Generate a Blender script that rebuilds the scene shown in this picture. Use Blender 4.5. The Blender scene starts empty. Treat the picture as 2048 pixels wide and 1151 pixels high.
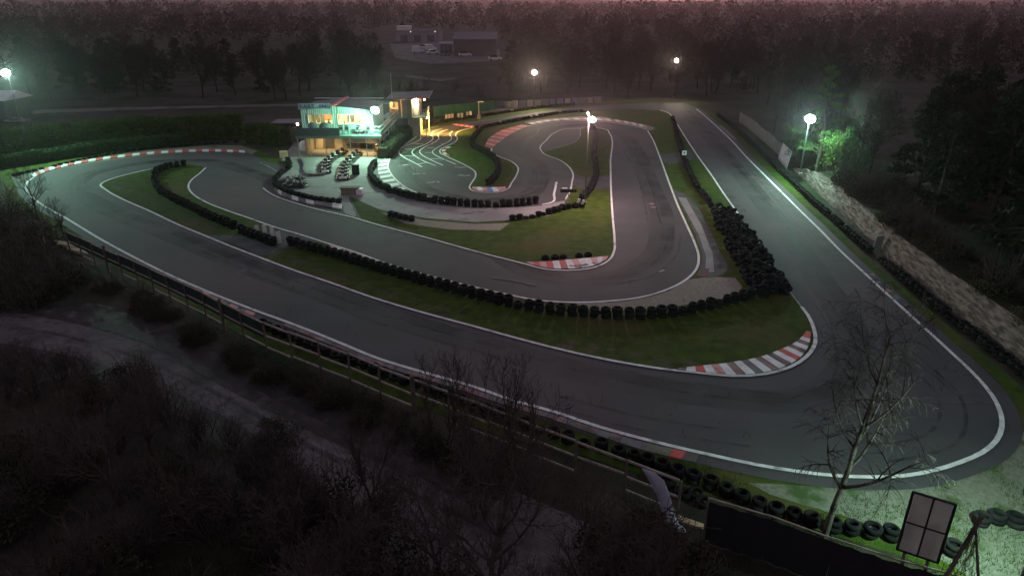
import bpy, bmesh, math, random
from mathutils import Vector, Matrix, noise
from mathutils.geometry import tessellate_polygon
R = math.radians
scene = bpy.context.scene
COL = scene.collection

# ------------------------------------------------------------------ camera
HAZE = .00022
CAM_H, PITCH, FPX = 17.0, R(22.8), 1366.0
cam = bpy.data.cameras.new('camera')
cam.sensor_width = 36.0
cam.lens = 36.0 * FPX / 2048.0
cam.clip_start, cam.clip_end = 0.5, 9000
camo = bpy.data.objects.new('camera', cam)
COL.objects.link(camo)
camo.location = (0, 0, CAM_H)
camo.rotation_euler = (R(90) - PITCH, 0, 0)
scene.camera = camo

# ------------------------------------------------------------------ dusk sky
SUN_AZ = 9.0          # the last glow lies a little right of straight ahead
world = bpy.data.worlds.new('World')
scene.world = world
world.use_nodes = True
wn = world.node_tree
wn.nodes.clear()
sky = wn.nodes.new('ShaderNodeTexSky')
sky.sky_type = 'NISHITA'
sky.sun_disc = False
sky.sun_elevation = R(-0.5)
sky.sun_rotation = R(SUN_AZ)
sky.air_density = 1.2
sky.dust_density = 1.5
sky.ozone_density = 2.0
tint = wn.nodes.new('ShaderNodeMix')
tint.data_type = 'RGBA'
tint.blend_type = 'MULTIPLY'
tint.inputs[0].default_value = 1.0
tint.inputs[7].default_value = (1.0, 0.74, 0.82, 1)
bg = wn.nodes.new('ShaderNodeBackground')
bg.inputs['Strength'].default_value = 0.15
wo = wn.nodes.new('ShaderNodeOutputWorld')
hsv = wn.nodes.new('ShaderNodeHueSaturation')
hsv.inputs['Saturation'].default_value = 0.55
wn.links.new(sky.outputs[0], hsv.inputs['Color'])
wn.links.new(hsv.outputs[0], tint.inputs[6])
wn.links.new(tint.outputs[2], bg.inputs['Color'])
wn.links.new(bg.outputs[0], wo.inputs['Surface'])

vs = scene.view_settings
vs.view_transform = 'Standard'
vs.look = 'None'
vs.exposure = 2.9
vs.gamma = 1.0
vs.use_curve_mapping = False
scene.cycles.max_bounces = 4
scene.cycles.diffuse_bounces = 1
scene.cycles.glossy_bounces = 2
scene.cycles.transmission_bounces = 4
scene.cycles.transparent_max_bounces = 8
scene.cycles.volume_bounces = 0
scene.cycles.caustics_reflective = False
scene.cycles.caustics_refractive = False
scene.cycles.sample_clamp_indirect = 4.0
scene.cycles.use_denoising = True

# ------------------------------------------------------------------ helpers
rng = random.Random(11)

def at(u, v, z=0.0):
    """the point of the place at height z that lies in this direction of view"""
    a, b = (u - 1024.0) / FPX, -(v - 575.5) / FPX
    cp, sp = math.cos(PITCH), math.sin(PITCH)
    d = Vector((a, cp + b * sp, -sp + b * cp))
    t = (z - CAM_H) / d.z
    return Vector((d.x * t, d.y * t, z))

def pts(s, z=0.0):
    out = []
    for w in s.split():
        u, v = w.split(',')
        out.append(at(float(u), float(v), z))
    return out

def smooth(P, step=0.6, closed=False):
    """Catmull-Rom through the points, resampled"""
    n = len(P)
    out = []
    rngi = range(n if closed else n - 1)
    for i in rngi:
        p1, p2 = P[i], P[(i + 1) % n]
        p0 = P[i - 1] if (i > 0 or closed) else p1 + (p1 - p2)
        p3 = P[(i + 2) % n] if (i + 2 < n or closed) else p2 + (p2 - p1)
        L = (p2 - p1).length
        k = max(1, int(L / step))
        # centripetal-ish tangents
        d1, d2, d3 = max((p1 - p0).length, 1e-3), max(L, 1e-3), max((p3 - p2).length, 1e-3)
        m1 = ((p1 - p0) / d1 * d2 + (p2 - p1) / d2 * d1) / (d1 + d2) * d2
        m2 = ((p2 - p1) / d2 * d3 + (p3 - p2) / d3 * d2) / (d2 + d3) * d2
        for j in range(k):
            t = j / k
            t2, t3 = t * t, t * t * t
            out.append(p1 * (2 * t3 - 3 * t2 + 1) + m1 * (t3 - 2 * t2 + t) + p2 * (-2 * t3 + 3 * t2) + m2 * (t3 - t2))
    if not closed:
        out.append(P[-1].copy())
    return out

def resample(P, d):
    """points every d metres along a polyline, with tangents"""
    out = []
    acc = 0.0
    for i in range(len(P) - 1):
        a, b = P[i], P[i + 1]
        L = (b - a).length
        if L < 1e-6:
            continue
        while acc <= L:
            out.append((a + (b - a) * (acc / L), (b - a) / L))
            acc += d
        acc -= L
    return out

def tag(o, label=None, cat=None, group=None, kind=None):
    if label: o['label'] = label
    if cat: o['category'] = cat
    if group: o['group'] = group
    if kind: o['kind'] = kind
    return o

def empty(name, loc, rz=0.0, label=None, cat=None, group=None, kind=None):
    o = bpy.data.objects.new(name, None)
    COL.objects.link(o)
    o.location = loc
    o.rotation_euler = (0, 0, rz)
    o.empty_display_size = 0.3
    return tag(o, label, cat, group, kind)

def copy_tree(o, parent=None):
    c = o.copy()
    COL.objects.link(c)
    c.parent = parent
    for ch in KIDS.get(o.name, []):
        copy_tree(ch, c)
    return c

KIDS = {}

class MB:
    def __init__(self):
        self.v, self.f = [], []
    def face(self, P):
        b = len(self.v)
        self.v += [tuple(p) for p in P]
        self.f.append(tuple(range(b, b + len(P))))
    def box(self, c, s, rz=0.0, rx=0.0, ry=0.0):
        M = Matrix.Translation(c) @ Matrix.Rotation(rz, 4, 'Z') @ Matrix.Rotation(ry, 4, 'Y') @ Matrix.Rotation(rx, 4, 'X')
        b = len(self.v)
        for x in (-.5, .5):
            for y in (-.5, .5):
                for z in (-.5, .5):
                    self.v.append(tuple(M @ Vector((x * s[0], y * s[1], z * s[2]))))
        for q in ((0, 1, 3, 2), (4, 6, 7, 5), (0, 4, 5, 1), (2, 3, 7, 6), (0, 2, 6, 4), (1, 5, 7, 3)):
            self.f.append(tuple(b + i for i in q))
        return self
    def bar(self, a, b, w, h):
        """a square bar from a to b"""
        a, b = Vector(a), Vector(b)
        d = (b - a)
        L = d.length
        d.normalize()
        up = Vector((0, 0, 1)) if abs(d.z) < .95 else Vector((0, 1, 0))
        s = d.cross(up).normalized()
        u = s.cross(d)
        k = len(self.v)
        for p in (a, b):
            for i, j in ((-1, -1), (1, -1), (1, 1), (-1, 1)):
                self.v.append(tuple(p + s * (i * w / 2) + u * (j * h / 2)))
        self.f += [(k, k + 1, k + 2, k + 3), (k + 7, k + 6, k + 5, k + 4)]
        for i in range(4):
            j = (i + 1) % 4
            self.f.append((k + i, k + 4 + i, k + 4 + j, k + j))
        return self
    def tube(self, P, rad, n=6, cap=True):
        """a tube along points with radii"""
        if not hasattr(rad, '__len__'):
            rad = [rad] * len(P)
        P = [Vector(p) for p in P]
        k = len(self.v)
        for i, p in enumerate(P):
            d = (P[min(i + 1, len(P) - 1)] - P[max(i - 1, 0)]).normalized()
            ref = Vector((1, 0, 0)) if abs(d.x) < .8 else Vector((0, 1, 0))
            s = d.cross(ref).normalized()
            t = d.cross(s)
            for j in range(n):
                a = 2 * math.pi * j / n
                self.v.append(tuple(p + (s * math.cos(a) + t * math.sin(a)) * rad[i]))
        for i in range(len(P) - 1):
            for j in range(n):
                j2 = (j + 1) % n
                self.f.append((k + i * n + j, k + i * n + j2, k + (i + 1) * n + j2, k + (i + 1) * n + j))
        if cap:
            self.f.append(tuple(k + j for j in range(n))[::-1])
            self.f.append(tuple(k + (len(P) - 1) * n + j for j in range(n)))
        return self
    def lathe(self, prof, n=16, M=None, closed=False):
        M = M or Matrix()
        k = len(self.v)
        m = len(prof)
        for r, z in prof:
            for j in range(n):
                a = 2 * math.pi * j / n
                self.v.append(tuple(M @ Vector((r * math.cos(a), r * math.sin(a), z))))
        for i in range(m if closed else m - 1):
            i2 = (i + 1) % m
            for j in range(n):
                j2 = (j + 1) % n
                self.f.append((k + i * n + j, k + i * n + j2, k + i2 * n + j2, k + i2 * n + j))
        if not closed:
            if prof[0][0] > 1e-4: self.f.append(tuple(k + j for j in range(n))[::-1])
            if prof[-1][0] > 1e-4: self.f.append(tuple(k + (m - 1) * n + j for j in range(n)))
        return self
    def sheet(self, P, z):
        """flat filled polygon"""
        P = [Vector((p.x, p.y, z)) for p in P]
        b = len(self.v)
        self.v += [tuple(p) for p in P]
        for t in tessellate_polygon([P]):
            a, c, d = t
            n = (P[c] - P[a]).cross(P[d] - P[a])
            self.f.append((b + a, b + c, b + d) if n.z > 0 else (b + a, b + d, b + c))
        return self
    def prism(self, P, z0, z1):
        """closed block over a polygon outline (list of xy points)"""
        n = len(P)
        A = sum(P[i].x * P[(i + 1) % n].y - P[(i + 1) % n].x * P[i].y for i in range(n))
        if A < 0: P = P[::-1]
        b = len(self.v)
        self.v += [(p.x, p.y, z0) for p in P] + [(p.x, p.y, z1) for p in P]
        self.f.append(tuple(range(b + n - 1, b - 1, -1)))
        self.f.append(tuple(range(b + n, b + 2 * n)))
        for i in range(n):
            j = (i + 1) % n
            self.f.append((b + i, b + j, b + n + j, b + n + i))
        return self
    def ribbon(self, P, w, z):
        """painted band of width w along the points"""
        k = len(self.v)
        n = len(P)
        for i in range(n):
            d = P[min(i + 1, n - 1)] - P[max(i - 1, 0)]
            d.z = 0
            d.normalize()
            s = Vector((-d.y, d.x, 0)) * (w / 2)
            for p in (P[i] + s, P[i] - s):
                self.v.append((p.x, p.y, z))
        for i in range(n - 1):
            self.f.append((k + 2 * i + 1, k + 2 * i + 3, k + 2 * i + 2, k + 2 * i))
        return self
    def mesh(self, name, material, origin=(0, 0, 0), sm=False):
        o = Vector(origin)
        me = bpy.data.meshes.new(name)
        me.from_pydata([(x - o.x, y - o.y, z - o.z) for x, y, z in self.v], [], self.f)
        me.materials.append(M[material] if isinstance(material, str) else material)
        if sm:
            me.polygons.foreach_set('use_smooth', [True] * len(me.polygons))
        me.update()
        return me
    def build(self, name, material, parent=None, origin=None, sm=False, **kw):
        if origin is None:
            origin = PIVOT.get(parent.name, (0, 0, 0)) if parent else (0, 0, 0)
        ob = bpy.data.objects.new(name, self.mesh(name, material, origin, sm))
        COL.objects.link(ob)
        if parent:
            ob.parent = parent
            KIDS.setdefault(parent.name, []).append(ob)
            PIVOT[ob.name] = origin
        else:
            ob.location = origin
            PIVOT[ob.name] = origin
        return tag(ob, kw.get('label'), kw.get('cat'), kw.get('group'), kw.get('kind'))

PIVOT = {}

def thing(name, loc, label, cat, group=None, kind=None):
    """an Empty at loc; parts built with world coordinates are shifted to it"""
    e = empty(name, loc, 0, label, cat, group, kind)
    PIVOT[e.name] = tuple(loc)
    return e

def proto(name, label=None, cat=None, group=None):
    """an Empty at the origin whose parts are in local coordinates"""
    return thing(name, (0, 0, 0), label, cat, group)

def text_mesh(name, curve, material):
    tmp = bpy.data.objects.new('tmp', curve)
    COL.objects.link(tmp)
    dg = bpy.context.evaluated_depsgraph_get()
    me = bpy.data.meshes.new_from_object(tmp.evaluated_get(dg))
    bpy.data.objects.remove(tmp)
    me.materials.clear()
    me.materials.append(M[material])
    ob = bpy.data.objects.new(name, me)
    COL.objects.link(ob)
    return ob

# ------------------------------------------------------------------ materials
M = {}

def mat(name, c1, c2=None, scale=2.0, rough=0.8, bump=0.0, bscale=None, detail=4.0, c3=None, s3=0.3, t3=(0.5, 0.62), world=False, metal=0.0, stretch=None, spec=0.3):
    m = bpy.data.materials.new(name)
    m.use_nodes = True
    nt = m.node_tree
    p = nt.nodes['Principled BSDF']
    p.inputs['Roughness'].default_value = rough
    p.inputs['Metallic'].default_value = metal
    p.inputs['Specular IOR Level'].default_value = spec
    p.inputs['Base Color'].default_value = (*c1, 1)
    L = nt.links
    if world:
        g = nt.nodes.new('ShaderNodeNewGeometry')
        co = g.outputs['Position']
    else:
        g = nt.nodes.new('ShaderNodeTexCoord')
        co = g.outputs['Object']
    if stretch:
        mp = nt.nodes.new('ShaderNodeMapping')
        mp.vector_type = 'TEXTURE'
        mp.inputs['Scale'].default_value = stretch[0]
        mp.inputs['Rotation'].default_value = (0, 0, stretch[1])
        L.new(co, mp.inputs['Vector'])
        co = mp.outputs['Vector']
    def nz(sc, det=detail):
        n = nt.nodes.new('ShaderNodeTexNoise')
        n.inputs['Scale'].default_value = sc
        n.inputs['Detail'].default_value = det
        L.new(co, n.inputs['Vector'])
        return n
    if c2:
        n = nz(scale)
        r = nt.nodes.new('ShaderNodeValToRGB')
        r.color_ramp.elements[0].position = .32
        r.color_ramp.elements[1].position = .68
        r.color_ramp.elements[0].color = (*c1, 1)
        r.color_ramp.elements[1].color = (*c2, 1)
        L.new(n.outputs['Fac'], r.inputs['Fac'])
        out = r.outputs['Color']
        if c3:
            n3 = nz(s3, 6.0)
            r3 = nt.nodes.new('ShaderNodeValToRGB')
            r3.color_ramp.elements[0].position = t3[0]
            r3.color_ramp.elements[1].position = t3[1]
            L.new(n3.outputs['Fac'], r3.inputs['Fac'])
            mx = nt.nodes.new('ShaderNodeMix')
            mx.data_type = 'RGBA'
            L.new(r3.outputs['Color'], mx.inputs[0])
            L.new(out, mx.inputs[6])
            mx.inputs[7].default_value = (*c3, 1)
            out = mx.outputs[2]
        L.new(out, p.inputs['Base Color'])
    if bump:
        nb = nz(bscale or scale * 6, 5.0)
        b = nt.nodes.new('ShaderNodeBump')
        b.inputs['Strength'].default_value = bump
        b.inputs['Distance'].default_value = 0.05
        L.new(nb.outputs['Fac'], b.inputs['Height'])
        L.new(b.outputs['Normal'], p.inputs['Normal'])
    M[name] = m
    return m

def emit(name, col, strength):
    m = bpy.data.materials.new(name)
    m.use_nodes = True
    nt = m.node_tree
    nt.nodes.remove(nt.nodes['Principled BSDF'])
    e = nt.nodes.new('ShaderNodeEmission')
    e.inputs['Color'].default_value = (*col, 1)
    e.inputs['Strength'].default_value = strength
    nt.links.new(e.outputs[0], nt.nodes['Material Output'].inputs['Surface'])
    M[name] = m

def glass(name, clear=0.9):
    m = bpy.data.materials.new(name)
    m.use_nodes = True
    nt = m.node_tree
    nt.nodes.remove(nt.nodes['Principled BSDF'])
    t = nt.nodes.new('ShaderNodeBsdfTransparent')
    g = nt.nodes.new('ShaderNodeBsdfGlossy')
    g.inputs['Roughness'].default_value = 0.03
    x = nt.nodes.new('ShaderNodeMixShader')
    x.inputs[0].default_value = 1 - clear
    nt.links.new(t.outputs[0], x.inputs[1])
    nt.links.new(g.outputs[0], x.inputs[2])
    nt.links.new(x.outputs[0], nt.nodes['Material Output'].inputs['Surface'])
    M[name] = m

mat('asphalt', (.045, .044, .046), (.062, .060, .062), 0.35, .82, .25, 9.0, 6, c3=(.088, .064, .066), s3=.06, t3=(.48, .68), world=True)
mat('old_asphalt', (.045, .045, .046), (.085, .083, .082), 1.1, .9, .4, 8.0, 6, world=True)
mat('red_asphalt', (.13, .035, .04), (.06, .045, .048), .9, .85, .2, 8.0, 5, world=True)
mat('concrete', (.17, .17, .165), (.26, .26, .25), .35, .85, .15, 6.0, 6, c3=(.11, .115, .11), s3=.9, t3=(.58, .7), world=True)
mat('grass', (.028, .050, .007), (.060, .092, .012), 1.3, .95, 1.0, 14.0, 9, c3=(.085, .070, .026), s3=.16, t3=(.52, .70), world=True, spec=.1)
mat('gravel', (.12, .125, .090), (.20, .205, .15), 6.0, .95, .8, 22.0, 6, c3=(.05, .085, .02), s3=.6, t3=(.56, .66), world=True)
mat('gravel_trap', (.17, .16, .125), (.25, .235, .185), 5.0, .95, .5, 22.0, 6, world=True)
mat('earth', (.034, .030, .022), (.070, .060, .045), .7, .95, .8, 6.0, 8, c3=(.016, .026, .008), s3=.12, t3=(.45, .62), world=True, spec=.1)
mat('field', (.018, .024, .010), (.030, .036, .016), .05, .95, .4, 2.0, 6, world=True, spec=.1)
mat('lane', (.110, .101, .092), (.175, .162, .148), 2.6, .95, .9, 9.0, 9, c3=(.045, .043, .034), s3=.35, t3=(.45, .72), world=True)
mat('bank_soil', (.105, .088, .072), (.255, .225, .192), 3.0, .95, 1.0, 9.0, 9, c3=(.07, .056, .044), s3=3.4, t3=(.46, .64), world=True, stretch=((2.8, .5, .6), R(-97)))
mat('far_twig', (.022, .017, .017), (.036, .028, .027), .2, .95, spec=.0)
mat('white_paint', (.50, .50, .49), (.74, .74, .73), 2.2, .7, c3=(.20, .20, .20), s3=1.1, t3=(.58, .72), world=True)
mat('ghost_paint', (.065, .065, .066), (.12, .12, .12), 1.6, .8, c3=(.055, .055, .056), s3=1.2, t3=(.45, .6), world=True)
mat('lamp_pole', (.05, .052, .055), (.08, .08, .082), 3, .6)
mat('faded_paint', (.18, .18, .18), (.38, .38, .37), 1.6, .8, c3=(.08, .08, .08), s3=1.2, t3=(.5, .62), world=True)
mat('kerb_white', (.55, .55, .54), (.78, .78, .76), 1.5, .75, .1, 8, c3=(.34, .33, .32), s3=.9, t3=(.6, .75), world=True)
mat('kerb_red', (.42, .055, .05), (.58, .10, .09), 1.5, .75, .1, 8, c3=(.22, .09, .08), s3=.9, t3=(.58, .72), world=True)
mat('kerb_pink', (.50, .22, .21), (.62, .34, .32), 2.5, .75, .1, 8, c3=(.30, .12, .11), s3=1.2, t3=(.52, .66), world=True)
mat('kerb_faded', (.17, .085, .08), (.30, .22, .21), 1.5, .85, .1, 8, c3=(.09, .07, .07), s3=.8, t3=(.48, .6), world=True)
mat('kerb_dark', (.10, .10, .10), (.16, .16, .155), 1.5, .8, world=True)
mat('kerb_blue', (.10, .16, .42), (.2, .26, .5), 2.5, .75, world=True)
mat('rubber', (.006, .006, .007), (.013, .013, .013), 4.0, .85, .3, 20, spec=.08)
mat('rubber_worn', (.012, .012, .012), (.024, .023, .022), 3.0, .85, .3, 20, spec=.08)
mat('bark', (.045, .037, .032), (.085, .070, .060), 3.0, .95, .6, 12, spec=.1)
mat('twig', (.055, .040, .037), (.085, .064, .058), 1.0, .95, spec=.1)
mat('birch_bark', (.13, .11, .095), (.060, .050, .042), 2.0, .9, .3, 10, c3=(.03, .025, .022), s3=3.5, t3=(.5, .58), spec=.1)
mat('needles', (.045, .10, .022), (.08, .15, .035), 1.2, .9, spec=.1)
mat('dark_needles', (.010, .020, .008), (.020, .034, .012), .8, .9, spec=.1)
mat('hedge_leaf', (.045, .085, .018), (.085, .135, .028), .9, .9, spec=.1)
mat('shrub_leaf', (.040, .085, .030), (.060, .110, .045), .9, .9, spec=.1)
mat('bramble', (.032, .033, .017), (.058, .050, .030), .9, .95, spec=.1)
mat('dry_leaf', (.07, .052, .028), (.11, .08, .045), 1.4, .95, spec=.1)
mat('galvanised', (.34, .35, .35), (.46, .46, .46), 3, .5, metal=.6)
mat('dark_metal', (.04, .042, .045), (.06, .06, .062), 3, .5, metal=.3)
mat('black_plastic', (.012, .012, .013), (.022, .022, .022), 5, .45)
mat('timber', (.17, .13, .09), (.27, .21, .15), 3, .9, .4, 20, stretch=((1, .12, .12), 0))
mat('pale_timber', (.42, .32, .19), (.56, .45, .28), 3, .85, .3, 20)
mat('post_wood', (.075, .062, .048), (.13, .11, .085), 3, .9, .4, 20)
mat('rail_wood', (.26, .22, .18), (.40, .35, .29), 3, .9, .3, 20)
mat('netting', (.012, .013, .014), (.018, .019, .020), 2, .9, .4, 18)
mat('green_netting', (.010, .026, .020), (.018, .040, .030), 2, .9, .4, 18)
mat('tarp_pale', (.34, .34, .40), (.50, .50, .56), 1.5, .6, .8, 4)
mat('tarp_green', (.012, .055, .042), (.020, .085, .064), .8, .7, .6, 3)
mat('cladding', (.30, .39, .39), (.36, .45, .45), 1.0, .5)
mat('deck_metal', (.10, .17, .16), (.14, .22, .21), 1.5, .6)
mat('deck_panel', (.055, .075, .078), (.075, .095, .098), 1.5, .7)
mat('roof_sheet', (.06, .055, .065), (.10, .09, .10), .8, .55)
mat('roof_red', (.52, .09, .10), (.62, .14, .15), 1.5, .5)
mat('cream_wall', (.30, .27, .19), (.40, .36, .26), .9, .8)
mat('cream_door', (.36, .32, .22), (.42, .38, .27), .9, .7)
mat('dark_wall', (.055, .05, .048), (.08, .072, .07), 1.0, .85)
mat('interior_wall', (.70, .62, .44), (.78, .70, .52), .8, .8)
mat('interior_red', (.55, .14, .08), (.62, .22, .10), 1.2, .7)
mat('interior_dark', (.08, .09, .07), (.16, .15, .10), 2.0, .7)
mat('counter', (.45, .32, .16), (.58, .43, .24), 2.0, .6)
mat('white_board', (.66, .66, .64), (.76, .76, .74), 1.5, .6)
mat('grey_sheet', (.16, .16, .17), (.24, .24, .25), 1.0, .6)
mat('panel_pane', (.19, .175, .155), (.26, .245, .22), 3.0, .45)
mat('sign_blue', (.03, .05, .16), (.05, .07, .22), 2, .5)
mat('sign_grey', (.25, .27, .33), (.33, .35, .42), 2, .6)
mat('kart_white', (.62, .62, .60), (.74, .74, .72), 4, .4)
mat('kart_red', (.42, .05, .04), (.5, .07, .05), 4, .4)
mat('seat_grey', (.03, .03, .032), (.05, .05, .05), 4, .6)
mat('engine_metal', (.25, .25, .25), (.35, .35, .34), 6, .4, metal=.7)
mat('wall_grey', (.11, .108, .112), (.17, .165, .17), .6, .85, .2, 6)
mat('far_wall', (.20, .21, .23), (.26, .27, .29), .3, .8)
mat('far_roof', (.09, .075, .08), (.12, .10, .105), .3, .8)
mat('car_paint_white', (.55, .55, .56), (.6, .6, .6), 1, .35)
mat('car_paint_blue', (.10, .12, .2), (.12, .14, .22), 1, .35)
mat('car_glass', (.02, .02, .025), (.03, .03, .035), 1, .1)
mat('skin', (.48, .30, .22), (.52, .34, .25), 3, .6)
mat('cloth_dark', (.02, .02, .025), (.035, .032, .035), 3, .9)
mat('hair', (.02, .014, .01), (.03, .02, .014), 8, .7)
mat('cover_pale', (.55, .57, .55), (.68, .70, .68), 1.5, .6, .5, 4)
mat('orange_plastic', (.55, .20, .03), (.62, .26, .05), 2, .5)
glass('window_glass', .92)
def worn(name, c, lo, hi, sc, most):
    """rubber laid thinly on the tarmac: patchy cover over what lies below"""
    m = mat(name, c, rough=.7, world=True)
    nt = m.node_tree
    g = nt.nodes.new('ShaderNodeNewGeometry')
    n = nt.nodes.new('ShaderNodeTexNoise')
    n.inputs['Scale'].default_value = sc
    n.inputs['Detail'].default_value = 6
    nt.links.new(g.outputs['Position'], n.inputs['Vector'])
    r = nt.nodes.new('ShaderNodeMapRange')
    r.inputs[1].default_value, r.inputs[2].default_value, r.inputs[3].default_value, r.inputs[4].default_value = lo, hi, 0, most
    nt.links.new(n.outputs['Fac'], r.inputs[0])
    nt.links.new(r.outputs[0], nt.nodes['Principled BSDF'].inputs['Alpha'])
worn('laid_rubber', (.022, .022, .023), .35, .75, .35, .42)
worn('skid_rubber', (.016, .016, .017), .38, .70, 1.0, .50)
worn('leaf_litter', (.040, .035, .027), .30, .62, .8, .96)
mat('far_bark', (.022, .018, .016), (.038, .031, .028), 2.0, .95, spec=.0)
worn('dragged_soil', (.10, .085, .06), .45, .72, 1.1, .5)
emit('lens_green', (.78, 1.0, .90), 60)
emit('lens_warm', (1.0, .90, .74), 45)
emit('lens_small', (1.0, .80, .45), 14)
emit('lens_amber', (1.0, .74, .36), 8)
emit('lens_dim', (1.0, .80, .70), .12)
m_ = mat('panel_pane', (.42, .42, .39), (.54, .53, .50), 3.0, .5)
tr_ = m_.node_tree.nodes.new('ShaderNodeBsdfTranslucent')
tr_.inputs['Color'].default_value = (.56, .54, .48, 1)
mx_ = m_.node_tree.nodes.new('ShaderNodeMixShader')
mx_.inputs[0].default_value = .4
m_.node_tree.links.new(m_.node_tree.nodes['Principled BSDF'].outputs[0], mx_.inputs[1])
m_.node_tree.links.new(tr_.outputs[0], mx_.inputs[2])
m_.node_tree.links.new(mx_.outputs[0], m_.node_tree.nodes['Material Output'].inputs['Surface'])

# ================================================================== THE SETTING
def flat(name, P, z, material, kind='structure'):
    return MB().sheet(P, z).build(name, material, kind=kind)

def ragged(P, amp, step=.3):
    P = smooth(P, step, True)
    return [p + Vector((noise.noise(Vector((p.x * .5, p.y * .5, 0))), noise.noise(Vector((p.x * .5, p.y * .5, 9))), 0)) * amp + Vector((noise.noise(Vector((p.x * 2.3, p.y * 2.3, 4))), noise.noise(Vector((p.x * 2.3, p.y * 2.3, 7))), 0)) * amp * .5 for p in P]

g = MB()
g.face([(-3000, -60, 0), (3000, -60, 0), (3000, 3200, 0), (-3000, 3200, 0)])
g.build('ground', 'earth', kind='structure')

# polylines of the painted edge lines
L_OUT = pts('1393,219 1416,238 1440,260 1466,285 1492,314 1526,348 1565,387 1604,426 1641,462 1678,500 1737,555 1788,602 1843,652 1902,706 1953,755 1984,792 2001,828 2003,855 1992,882 1964,906 1921,925 1870,941 1804,953 1738,955 1667,952 1550,937 1413,909 1303,883 1190,852 1113,826 1027,802 949,775 845,745 754,717 693,692 632,667 572,644 511,622 430,590 344,553 258,510 201,479 158,453 130,436 92,415 66,396 53,378 56,364 74,352')
L_IN = pts('310,337 266,347 222,359 202,369 213,381 251,402 295,421 354,449 414,474 473,498 520,516 578,538 663,567 754,599 845,626 945,653 1043,680 1151,707 1255,728 1351,742 1390,746 1461,753 1531,749 1580,735 1613,714 1630,687 1627,658 1615,631 1603,615')
L_STR = pts('1320,221 1333,225 1346,238 1369,273 1396,314 1422,350 1448,389 1476,428')
L_MID = pts('412,336 398,349 384,360 377,374 384,387 414,406 460,424 498,437 549,455 600,470 650,486 712,506 785,532 891,561 997,586 1079,602 1151,606 1222,603 1280,596 1337,579 1374,559 1394,536 1397,513 1389,487 1375,455 1356,413 1338,366 1320,316 1304,277 1295,262')
L_LOOP = pts('1293,259 1250,250 1200,244 1150,242 1100,246 1063,252 1035,262 1016,272 1000,283 983,299 985,306 994,312 1023,324 1036,336 1034,349 1023,367 1013,380 994,386 970,386 947,383 939,376 943,367 951,354 949,343 939,336 918,325 894,314 881,307 881,300 894,293 910,285 915,278 911,271 917,264 945,256')
L_GRID = pts('840,266 830,276 806,293 786,308 778,322 776,336 780,345 794,362 812,376 850,392 900,405')
L_INF = pts('1192,256 1213,260 1218,266 1221,328 1222,380 1226,444 1229,480 1228,504 1217,522 1188,536 1136,542 1088,539 1050,529 967,508 845,474 754,450 706,436 625,417 587,406 555,395 538,386 526,377')
L_LEAF = pts('1081,301 1080,297 1092,282 1110,266 1129,259 1168,257')
L_LEAF2 = pts('1161,258 1159,274 1149,285 1123,294 1088,303')
L_CHIC = pts('1080,299 1089,309 1121,322 1139,336 1146,349 1144,365 1139,386 1131,399')
L_PITX = pts('1113,365 1108,388 1100,407 1085,410')

def offset(P, d):
    out = []
    n = len(P)
    for i in range(n):
        t = P[min(i + 1, n - 1)] - P[max(i - 1, 0)]
        t.normalize()
        out.append(P[i] + Vector((-t.y, t.x, 0)) * d)
    return out

S_OUT, S_IN, S_STR, S_MID, S_LOOP, S_GRID, S_INF, S_CHIC = [smooth(p) for p in (L_OUT, L_IN, L_STR, L_MID, L_LOOP, L_GRID, L_INF, L_CHIC)]

# grass verge outside the circuit
flat('verge', pts('1385,205 1440,232 1500,285 1560,340 1640,420 1720,500 1800,570 1900,655 2000,735 2130,850 2300,1000 2400,1130 2300,1250 2100,1250 1800,1110 1560,1040 1440,1000 1300,955 1150,905 1000,870 800,800 640,735 520,690 400,625 250,545 130,480 60,440 10,400 0,345 30,330 300,300 480,288 520,300 580,330 700,300 830,255 900,238 1100,212 1250,200'), .012, 'grass')
flat('gravel_verge', ragged(pts('1500,966 1560,966 1700,972 1850,962 1950,935 2010,900 2060,860 2200,960 2300,1100 2150,1200 2000,1180 1800,1080 1640,1020 1540,985'), .3), .020, 'gravel')
flat('runoff_verge', pts('22,352 60,342 150,322 300,300 420,291 480,291 515,302 500,312 420,312 300,318 160,338 90,352 60,366 56,385 30,372'), .022, 'gravel')

# the tarmac of the circuit and the islands inside it
outer = offset(S_OUT, .75)[:-2]
rest = pts('78,347 150,332 240,318 330,308 420,304 480,303 505,309 530,322 560,330 600,334 735,334 770,322 782,306 804,289 832,268 870,256 905,249 948,243 1000,236 1100,221 1200,211 1300,206 1370,206')
MB().sheet(outer + smooth(rest), .030).build('race_track', 'asphalt', kind='structure')
track = bpy.data.objects['race_track']

islA = S_IN + pts('1590,600 1560,552 1530,505 1500,462') + S_STR[::-1] + pts('1250,218 1192,219 1143,222 1094,229 1026,240 987,247 958,253') + S_LOOP[::-1] + S_MID[::-1] + pts('372,326')
flat('infield_grass', islA, .050, 'grass')
islC = pts('700,394 760,420 850,437 950,445 1020,441 1100,432 1128,412') + S_CHIC[::-1] + smooth(L_LEAF2[::-1]) + pts('1168,257') + S_INF[:[i for i, p in enumerate(S_INF) if (p - at(706, 436)).length < .7][0]]
flat('inner_grass', islC, .050, 'grass')

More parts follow.
